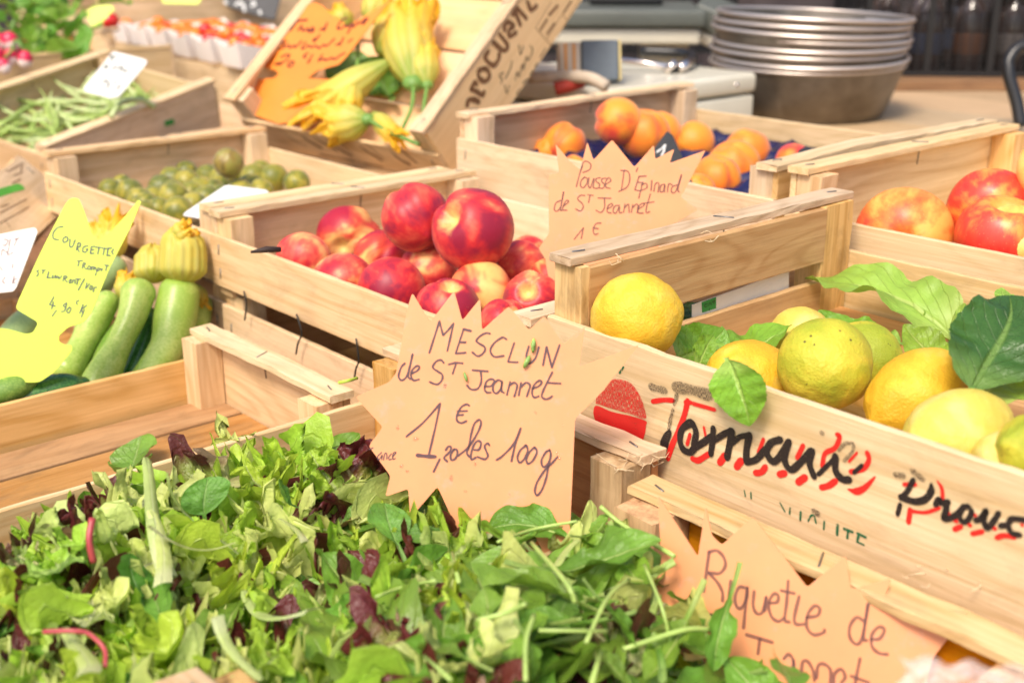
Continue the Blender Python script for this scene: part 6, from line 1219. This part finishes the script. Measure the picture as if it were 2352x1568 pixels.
for i in range(nP):
    base = p0 + tdir * (tL * (i + 0.45) / (nP - 0.6)) + tn * 0.07; q = frame(tdir, tn, VZ) @ Euler((0, 0, rt.uniform(-.06, .06))).to_matrix()
    tag(link('cardboard_punnet', pme, None, TM(base, q)), punl[i], 'punnet', 'white tomato punnets')
    for k in range(9 if i else 2):
        x, y = ((k % 3) - 1) * 0.033 + rt.uniform(-.006, .006), (k // 3 - 1) * 0.038 + rt.uniform(-.006, .006); red = rt.random() < (0.15, 0.1, 0.15, 0.45, 0.65, 0.5)[i]; dia = rt.uniform(0.030, 0.037)
        mt = F_TOMR if red else F_TOMO
        o = link('cherry_tomato', shared('tomato_%d' % red, lambda: round_shape(4, 0.04, 0.95, 0.06), mt), None, TM(base + q @ Vector((x, y, 0.044 + (0.012 if k == 4 else 0) + rt.uniform(0, .006))), Euler((rt.uniform(-.8, .8), rt.uniform(-.8, .8), rt.uniform(0, 6))).to_matrix()) @ Matrix.Diagonal((dia, dia, dia, 1)))
        tag(o, ('red' if red else 'orange') + ' cherry tomato heaped in a white punnet', 'tomato', ('red' if red else 'orange') + ' tomatoes in the punnets')
    for k in range(9 if i else 0):      # a second row further back
        x, y = ((k % 3) - 1) * 0.036 + rt.uniform(-.006, .006), 0.10 + (k // 3) * 0.036; red = rt.random() < (0.15, 0.1, 0.1, 0.3, 0.4, 0.4)[i]; dia = rt.uniform(0.030, 0.037); mt = F_TOMR if red else F_TOMO
        o = link('cherry_tomato', shared('tomato_%d' % red, lambda: round_shape(4, 0.04, 0.95, 0.06), mt), None, TM(base + q @ Vector((x, y, 0.040 + rt.uniform(0, .012))), Euler((rt.uniform(-.8, .8), rt.uniform(-.8, .8), 0)).to_matrix()) @ Matrix.Diagonal((dia, dia, dia, 1)))
        tag(o, ('red' if red else 'orange') + ' cherry tomato in the back row behind the punnets', 'tomato', ('red' if red else 'orange') + ' tomatoes in the back row')
    if i: tag(link('cardboard_punnet', pme, None, TM(base + tn * 0.14, q)), 'white punnet in the back row, hidden behind the front punnets', 'punnet', 'back row of punnets')
# things at the top left edge of the photo
c_top = crate_A('large empty crate leaning at the top edge behind the tomatoes', -4.05, -3.40, 1.45, 2.25, -0.182, 0.11, 0.06, (W_PALE, W_PALE, W_PALE, W_PALE), staples=False)
o, pl_ = sign('price_sign', 'small yellow sign at the top left behind the radish leaves', at_d(228, 40, 2.95), face_on(15, 0), [(196, 28), (215, 16), (255, 12), (263, 22), (240, 44), (226, 66), (212, 62)], P_YELLOW, group=GS)
o, pl_ = sign('price_sign', 'pale yellow sign cut off by the top edge', at_d(430, 0, 3.4), face_on(15, 0), [(360, -30), (480, -30), (455, 10), (375, 8)], P_YELLOW, group=GS)
o, pl_ = sign('chalk_board', 'dark board with white chalk spots behind the tomatoes', at_d(575, 0, 3.6), face_on(20, 0), [(500, -60), (660, -60), (630, 45), (600, 38), (520, 14)], P_SLATE, 0.008, cat='board')
strokes('chalk_marks', o, pl_, zm(150, 0, 4.612), [[(1960, 60), (2010, 30), (2050, 70), (2060, 130)], [(2150, 20), (2180, 50), (2140, 70)], [(2230, 130), (2240, 160)], [(1830, 20), (1860, 40)]], 26, I_CHALK)
tag(link('cherry_tomato', MESH['tomato_1'], None, TM(at_d(252, 48, 3.2)) @ Matrix.Diagonal((0.05, 0.05, 0.045, 1))), 'red tomato alone at the left of the punnets', 'tomato')
o = plank('crate_lid', None, at_d(245, 72, 3.0), (0.02, 0.14, 0.008), W_PALE, 0.001, lng=1); tag(o, 'narrow white strip of wood left of the punnets', 'board')
# ---------------------------------------------------------------- pans
ALU, nt, b = newmat('worn_aluminium'); v, rn = objcoord(nt); n = noi(nt, v, 12, 5, 0.6)
nt.links.new(ramp(nt, n, [(0.3, (0.13, 0.11, 0.09)), (0.7, (0.27, 0.235, 0.195))]).outputs[0], b.inputs['Base Color']); setp(b, Metallic=0.85); nt.links.new(mth(nt, 'MULTIPLY_ADD', n, 0.25, 0.30), b.inputs['Roughness'])
def lathe(prof, n=64):
    vs = [(r * math.cos(2 * math.pi * k / n), r * math.sin(2 * math.pi * k / n), z) for r, z in prof for k in range(n)]
    fs = [(i * n + k, i * n + (k + 1) % n, (i + 1) * n + (k + 1) % n, (i + 1) * n + k) for i in range(len(prof) - 1) for k in range(n)]
    return vs, fs
wall = [(0.0005, 0.0), (0.140, 0.0), (0.150, 0.002), (0.157, 0.009), (0.172, 0.055), (0.187, 0.102)]
inner = [(0.1845, 0.102), (0.170, 0.055), (0.155, 0.012), (0.140, 0.004), (0.0005, 0.004)]
rimp = [(0.1875 + 0.0047 * math.cos(a), 0.1045 + 0.0040 * math.sin(a)) for a in [2 * math.pi * k / 10 for k in range(11)]]
mw, fw = lathe(wall + [(0.187, 0.103), (0.1845, 0.103)] + inner); mr, fr = lathe(rimp)
pc = at_z(1890, 268, -0.035); pc = pc + Vector((0.0, 0.16, 0)); plabels = ['lowest steel pan, its whole grey side showing', None, None, None, None, None, None, 'topmost steel pan, open to the sky']
o = mk('pan_prototype', mw, fw, ALU); d1 = o.data; bpy.data.objects.remove(o); ALR = plain('polished_rim', (0.60, 0.53, 0.48), 0.4, 0.8); o = mk('pan_prototype', mr, fr, ALR); d2 = o.data; bpy.data.objects.remove(o); d1.name = 'pan_body'; d2.name = 'pan_rim'
for i in range(8):
    t = thing('steel_pan', plabels[i] or 'steel pan nested in the middle of the stack, only its rim showing', 'pan', TM(pc + Vector((0.004 * math.sin(i * 2.1), 0.003 * math.cos(i * 3), -0.018 + 0.0128 * i + 0.001 * math.sin(i * 5))), Euler((R(1.6) + 0.006 * math.sin(i * 2), -0.012 + 0.006 * math.cos(i * 3), 0.3 * i))), 'stack of steel pans')
    link('body', d1, t); link('rim', d2, t)
blk = plank('wooden_block', None, pc + Vector((0.09, -0.02, -0.036)), (0.32, 0.30, 0.032), plain('grey_block', (0.34, 0.30, 0.25), 0.7, nscale=25), 0.001); tag(blk, 'grey board under the stack of pans', 'board')
# ---------------------------------------------------------------- scale and cash box
def rbox(name, parent, c, dims, mat, r=0.01, seg=3, M=None):
    import bmesh
    bm = bmesh.new(); bmesh.ops.create_cube(bm, size=1.0)
    for v_ in bm.verts: v_.co = Vector((v_.co.x * dims[0], v_.co.y * dims[1], v_.co.z * dims[2]))
    bmesh.ops.bevel(bm, geom=list(bm.edges), offset=r, segments=seg, profile=0.5, affect='EDGES'); me = bpy.data.meshes.new(name); bm.to_mesh(me); bm.free()
    me.materials.append(mat); me.polygons.foreach_set('use_smooth', [len(p.vertices) == 4 and p.area < 0.4 * max(q.area for q in me.polygons) for p in me.polygons])
    return link(name, me, parent, TM(c) if M is None else M)
CREAM = plain('cream_enamel', (0.62, 0.59, 0.48), 0.28, nscale=8, var=0.06); GREYG = plain('grey_green_plastic', (0.10, 0.11, 0.095), 0.45, nscale=12); BLACK = plain('black_plastic', (0.012, 0.012, 0.013), 0.35); CHROME = plain('chrome', (0.75, 0.68, 0.64), 0.18, 1.0); WHITE = plain('white_plastic', (0.75, 0.73, 0.68), 0.4, nscale=9, var=0.05)
cb0 = at_d(1742, 166, 2.2); ca, cbb = cb0.dot(VA), cb0.dot(VB); top = cb0.z
t = thing('cash_box', 'cream metal box with a seam, behind the apricot crate', 'box', TM(ab(ca - 0.19, cbb - 0.20, -0.053), RAB))
H = top + 0.053
rbox('lid', t, (0, 0, H - 0.018), (0.38, 0.40, 0.036), CREAM, 0.010); rbox('body', t, (0, 0, (H - 0.040) / 2), (0.374, 0.394, H - 0.040), CREAM, 0.006)
for sy in (-0.12, 0.14):
    vs, fs = lathe([(0.0005, 0.002), (0.003, 0.002), (0.004, 0)], 12); o = mk('rivet', vs, fs, CHROME, t, M=TM((0.1902, sy, H - 0.018), Euler((0, R(90), 0))))
t = thing('clamp_handle', 'chrome bar with a black loop grip lying on the cream box', 'handle', TM(at_d(1500, 150, 2.28)))
o0 = at_d(1500, 150, 2.28)
for nm, pts, r, mt in (('bar', [(1402, 136, 2.22), (1480, 146, 2.2), (1552, 158, 2.18)], 0.006, CHROME), ('knob', [(1404, 128, 2.22), (1412, 140, 2.22)], 0.013, CHROME), ('knob', [(1536, 148, 2.18), (1546, 160, 2.18)], 0.014, CHROME)):
    vs, fs = tube([at_d(*p) - o0 for p in pts], r, 10); mk(nm, vs, fs, mt, t)
vs, fs = tube(spline([at_d(*p) - o0 for p in ((1470, 118, 2.36), (1560, 122, 2.34), (1590, 128, 2.30), (1585, 142, 2.25), (1552, 158, 2.19), (1535, 160, 2.18))], 5), 0.0095, 10); mk('grip', vs, fs, BLACK, t)
vs, fs = tube([at_d(*p) - o0 for p in ((1564, 156, 2.175), (1588, 142, 2.235))], 0.0085, 8); mk('grip_plate', vs, fs, CHROME, t)
sc0 = at_d(1470, 70, 2.75); t = thing('shop_scale', 'market scale with a grey green platter on a cream frame', 'scale', TM((sc0.x, sc0.y, -0.053), Euler((0, 0, R(-3)))))
zt = at_d(1470, 18, 2.75).z + 0.053; zb = at_d(1470, 57, 2.75).z + 0.053; zc = at_d(1470, 97, 2.75).z + 0.053
rbox('platter', t, (-0.06, 0.10, (zt + zb) / 2), (0.40, 0.36, zt - zb), GREYG, 0.006); rbox('frame', t, (-0.06, 0.10, (zb + zc) / 2 - 0.002), (0.38, 0.33, zb - zc - 0.004), CREAM, 0.005); rbox('column', t, (0.06, 0.10, zc / 2), (0.11, 0.16, zc - 0.002), CREAM, 0.01); rbox('tray_pan', t, (-0.03, 0.16, zt + 0.012), (0.17, 0.16, 0.02), BLACK, 0.005)
rbox('base', t, (-0.02, 0.16, 0.012), (0.40, 0.34, 0.024), GREYG, 0.006)
hd = TM((0.205, 0.02, zb + 0.005), Euler((R(8), R(22), R(-12)))); rbox('display_head', t, None, (0.16, 0.14, 0.055), GREYG, 0.008, M=hd); rbox('display_foot', t, None, (0.16, 0.13, 0.026), CREAM, 0.006, M=hd @ TM((0, 0, -0.042)))
STK, nt, b = newmat('printed_sticker'); tc = N(nt, "ShaderNodeTexCoord"); nt.links.new(ramp(nt, noi(nt, tc.outputs['Object'], 60, 2, 0.5), [(0.48, (0.03, 0.03, 0.10)), (0.56, (0.75, 0.34, 0.04))]).outputs[0], b.inputs['Base Color']); rbox('sticker', t, None, (0.05, 0.002, 0.036), STK, 0.0005, M=hd @ TM((0.045, -0.0715, 0.0)))
# packet, bag, pouch between the tipped crate and the cream box
pk = at_d(1345, 142, 2.02); t = thing('paper_packet', 'blue grey paper packet with orange striped end', 'packet', TM(pk, Euler((R(-14), 0, R(6)))))
rbox('wrapper', t, (0.022, 0, 0), (0.062, 0.035, 0.066), plain('blue_grey_paper', (0.11, 0.135, 0.16), 0.7, nscale=20), 0.003); rbox('striped_end', t, (-0.0285, 0, -0.001), (0.036, 0.034, 0.062), plain('cream_paper', (0.56, 0.47, 0.36), 0.6), 0.003); rbox('edge_band', t, (0.0555, 0, 0), (0.004, 0.035, 0.066), plain('yellow_paper', (0.55, 0.45, 0.20), 0.6), 0.001)
for k in (-0.036, -0.022): rbox('orange_stripe', t, (k, -0.0176, -0.001), (0.005, 0.001, 0.056), plain('orange_stripe', (0.65, 0.28, 0.06), 0.6), 0.0004)
CLOTH = plain('beige_cloth', (0.46, 0.38, 0.29), 0.9, nscale=40)
rod('cloth_strap', [at_d(1215, 178, 1.98), at_d(1300, 176, 1.96), at_d(1355, 180, 1.93), at_d(1395, 200, 1.92)], 0.010, CLOTH, 'beige cloth strap looped below the paper packet', 'strap', None, 12)
rod('red_pouch', [at_d(1275, 205, 1.96), at_d(1310, 196, 1.96), at_d(1335, 188, 1.97)], 0.011, plain('red_cloth', (0.34, 0.03, 0.015), 0.7, nscale=30), 'small red pouch glimpsed behind the apricot crate', 'pouch', None, 12)
p = at_d(1195, 175, 2.3); o = link('cloth_bag', shared('cloth_bag_shape', lambda: round_shape(9, 0.14, 0.6), CLOTH), None, TM((p.x, p.y, 0.01)) @ Matrix.Diagonal((0.32, 0.26, 0.18, 1))); tag(o, 'crumpled beige cloth bag in the shade behind the stamped crate', 'bag')
# ---------------------------------------------------------------- dark things at the upper right
def lattice_crate(M, label, W, D, H):
    t = thing('plastic_crate', label, 'crate', M, 'black plastic crates behind the pans')
    def side(c, w, nx, rot):
        vs, fs = [], []
        def bar(x0, x1, z0, z1, th):
            b_ = len(vs)
            for y in (-th / 2, th / 2): vs.extend([(x0, y, z0), (x1, y, z0), (x1, y, z1), (x0, y, z1)])
            fs.extend([tuple(b_ + k for k in f) for f in ((0, 1, 2, 3), (7, 6, 5, 4), (0, 4, 5, 1), (1, 5, 6, 2), (2, 6, 7, 3), (3, 7, 4, 0))])
        for k in range(nx + 1): x = -w / 2 + w * k / nx; hw = 0.0075 if k % 6 == 0 else 0.0013; bar(x - hw, x + hw, 0.012, H - 0.02, 0.010 if k % 6 == 0 else 0.003)
        for k in range(1, 14): z = 0.012 + (H - 0.032) * k / 14; bar(-w / 2, w / 2, z - 0.0012, z + 0.0012, 0.0042)
        bar(-w / 2, w / 2, H - 0.022, H, 0.014); bar(-w / 2, w / 2, 0.0, 0.014, 0.012)
        mk('lattice_side', vs, fs, BLACK, t, smooth=False, M=TM(c, Euler((0, 0, rot))))
    side((0, -D / 2, 0), W, 24, 0); side((0, D / 2, 0), W, 24, 0); side((-W / 2, 0, 0), D, 18, R(90)); side((W / 2, 0, 0), D, 18, R(90))
    rbox('crate_floor', t, (0, 0, 0.004), (W, D, 0.006), BLACK, 0.001); return t
pcx = at_d(2260, 207, 2.85)
lattice_crate(TM((pcx.x + 0.02, pcx.y + 0.20, -0.030), Euler((0, 0, R(-4)))), 'black plastic lattice crate right of the pans', 0.58, 0.40, 0.205)
lattice_crate(TM((pcx.x - 0.80, pcx.y + 0.75, -0.030), Euler((0, 0, R(3)))), 'black plastic lattice crate far back behind the scale', 0.58, 0.40, 0.205)
GLB, nt, b = newmat('dark_bottle_glass'); setp(b, Base_Color=(0.06, 0.04, 0.035), Roughness=0.08); b.inputs['Specular IOR Level'].default_value = 0.8
bprof = [(0.0005, 0), (0.034, 0), (0.037, 0.006), (0.037, 0.12), (0.030, 0.145), (0.014, 0.165), (0.013, 0.19), (0.0005, 0.19)]
vs, fs = lathe(bprof, 24); o = mk('bottle', vs, fs, GLB); bd = o.data; bpy.data.objects.remove(o)
LBL = [plain('paper_label_%d' % k, c, 0.5) for k, c in enumerate(((0.16, 0.14, 0.13), (0.05, 0.06, 0.10), (0.14, 0.06, 0.03)))]
vs, fs = lathe([(0.0374, 0.04), (0.0376, 0.041), (0.0376, 0.085), (0.0374, 0.086)], 24); o = mk('paper_label', vs, fs, LBL[0]); ld = [o.data]; bpy.data.objects.remove(o)
for k in (1, 2): q = ld[0].copy(); q.materials[0] = LBL[k]; ld.append(q)
for i in range(10):
    t = thing('dark_bottle', 'dark bottle standing inside the black lattice crate', 'bottle', TM((pcx.x - 0.22 + 0.10 * (i % 5) + 0.02 * (i // 5), pcx.y + 0.08 + 0.12 * (i // 5), -0.022)), 'bottles inside the black crate')
    link('glass', bd, t); link('paper_label', ld[i % 3], t)
o = plank('dark_plank', None, (pcx.x + 0.05, pcx.y + 0.16, -0.0415), (0.75, 0.50, 0.021), W_DARK, 0.001, lng=0); tag(o, 'dark brown plank under the black lattice crate', 'board')
# wicker basket on the crate
WICK = wood('wicker', (0.60, 0.40, 0.18), (0.38, 0.22, 0.08), 1.0, 0.2, 0.2); t = thing('wicker_basket', 'tan wicker basket at the upper right corner, on the black crate', 'basket', TM((pcx.x + 0.10, pcx.y + 0.18, 0.178)))
vs, fs = lathe([(0.0005, 0.0), (0.15, 0.0), (0.165, 0.012), (0.185, 0.10), (0.181, 0.10), (0.160, 0.014), (0.0005, 0.006)], 48); vs = [(x * 1.25, y, z * (1 + 0.02 * math.sin(20 * math.atan2(y, x)))) for x, y, z in vs]; mk('basket_wall', vs, fs, WICK, t)
for z in (0.012, 0.04, 0.07, 0.10):
    r_ = 0.168 + 0.0195 * (z / 0.1); vs, fs = tube([(r_ * 1.25 * math.cos(2 * math.pi * k / 48), r_ * math.sin(2 * math.pi * k / 48), z + 0.0015 * (-1) ** k) for k in range(49)], 0.004, 6); mk('band', vs, fs, WICK, t)
rod('black_handle', [at_d(2345, 292, 2.2), at_d(2335, 235, 2.2), at_d(2316, 165, 2.2), at_d(2325, 125, 2.2), at_d(2356, 104, 2.2), at_d(2420, 96, 2.2), at_d(2470, 130, 2.2), at_d(2480, 292, 2.2)], 0.0115, BLACK, 'black curved metal hoop at the right edge', 'hoop', None, 12)
p = at_d(1990, -6, 3.3); o = link('plastic_bag', shared('bag_shape', lambda: round_shape(3, 0.2, 0.7), WHITE), None, TM((p.x, p.y, 0.01)) @ Matrix.Diagonal((0.36, 0.30, 0.235, 1))); tag(o, 'white plastic bag behind the stack of pans', 'bag')
# the neighbour's stall behind: a dark tarpaulin hanging to the ground
TARP = plain('dark_tarpaulin', (0.055, 0.040, 0.040), 0.7, nscale=1.2, var=0.5)
nx, nz = 120, 12; vs = [((-2.2 + 7.5 * i / nx), 5.2 + 0.07 * math.sin(i * 0.55) + 0.04 * math.sin(i * 1.31), -1.05 + 3.0 * j / nz) for j in range(nz + 1) for i in range(nx + 1)]
fs = [(j * (nx + 1) + i, j * (nx + 1) + i + 1, (j + 1) * (nx + 1) + i + 1, (j + 1) * (nx + 1) + i) for j in range(nz) for i in range(nx)]
o = mk('tarpaulin', vs, fs, TARP); o.modifiers.new('cloth', 'SOLIDIFY').thickness = 0.004; tag(o, 'dark brown tarpaulin hanging behind the whole stall', 'tarpaulin')
# blurred clear bag in the near corner
CLR, nt, b = newmat('clear_plastic'); setp(b, Base_Color=(0.92, 0.86, 0.84), Roughness=0.25); b.inputs['Alpha'].default_value = 0.26
nx = 24; vs = []
for j in range(nx + 1):
    for i in range(nx + 1):
        x, y = 2060 + 330 * i / nx + 22 * math.sin(j * 0.4), 1505 + 200 * j / nx + 0.10 * 330 * i / nx + 10 * math.sin(i * 0.9)
        vs.append(at_d(x, y, 0.50 + 0.012 * noise.noise(Vector((i * 0.35, j * 0.35, 2)))))
fs = [(j * (nx + 1) + i, j * (nx + 1) + i + 1, (j + 1) * (nx + 1) + i + 1, (j + 1) * (nx + 1) + i) for j in range(nx) for i in range(nx)]
o = mk('plastic_wrap', vs, fs, CLR); o.modifiers.new('film', 'SOLIDIFY').thickness = 0.0004; tag(o, 'crumpled clear plastic film, blurred, in the bottom right corner', 'plastic film')
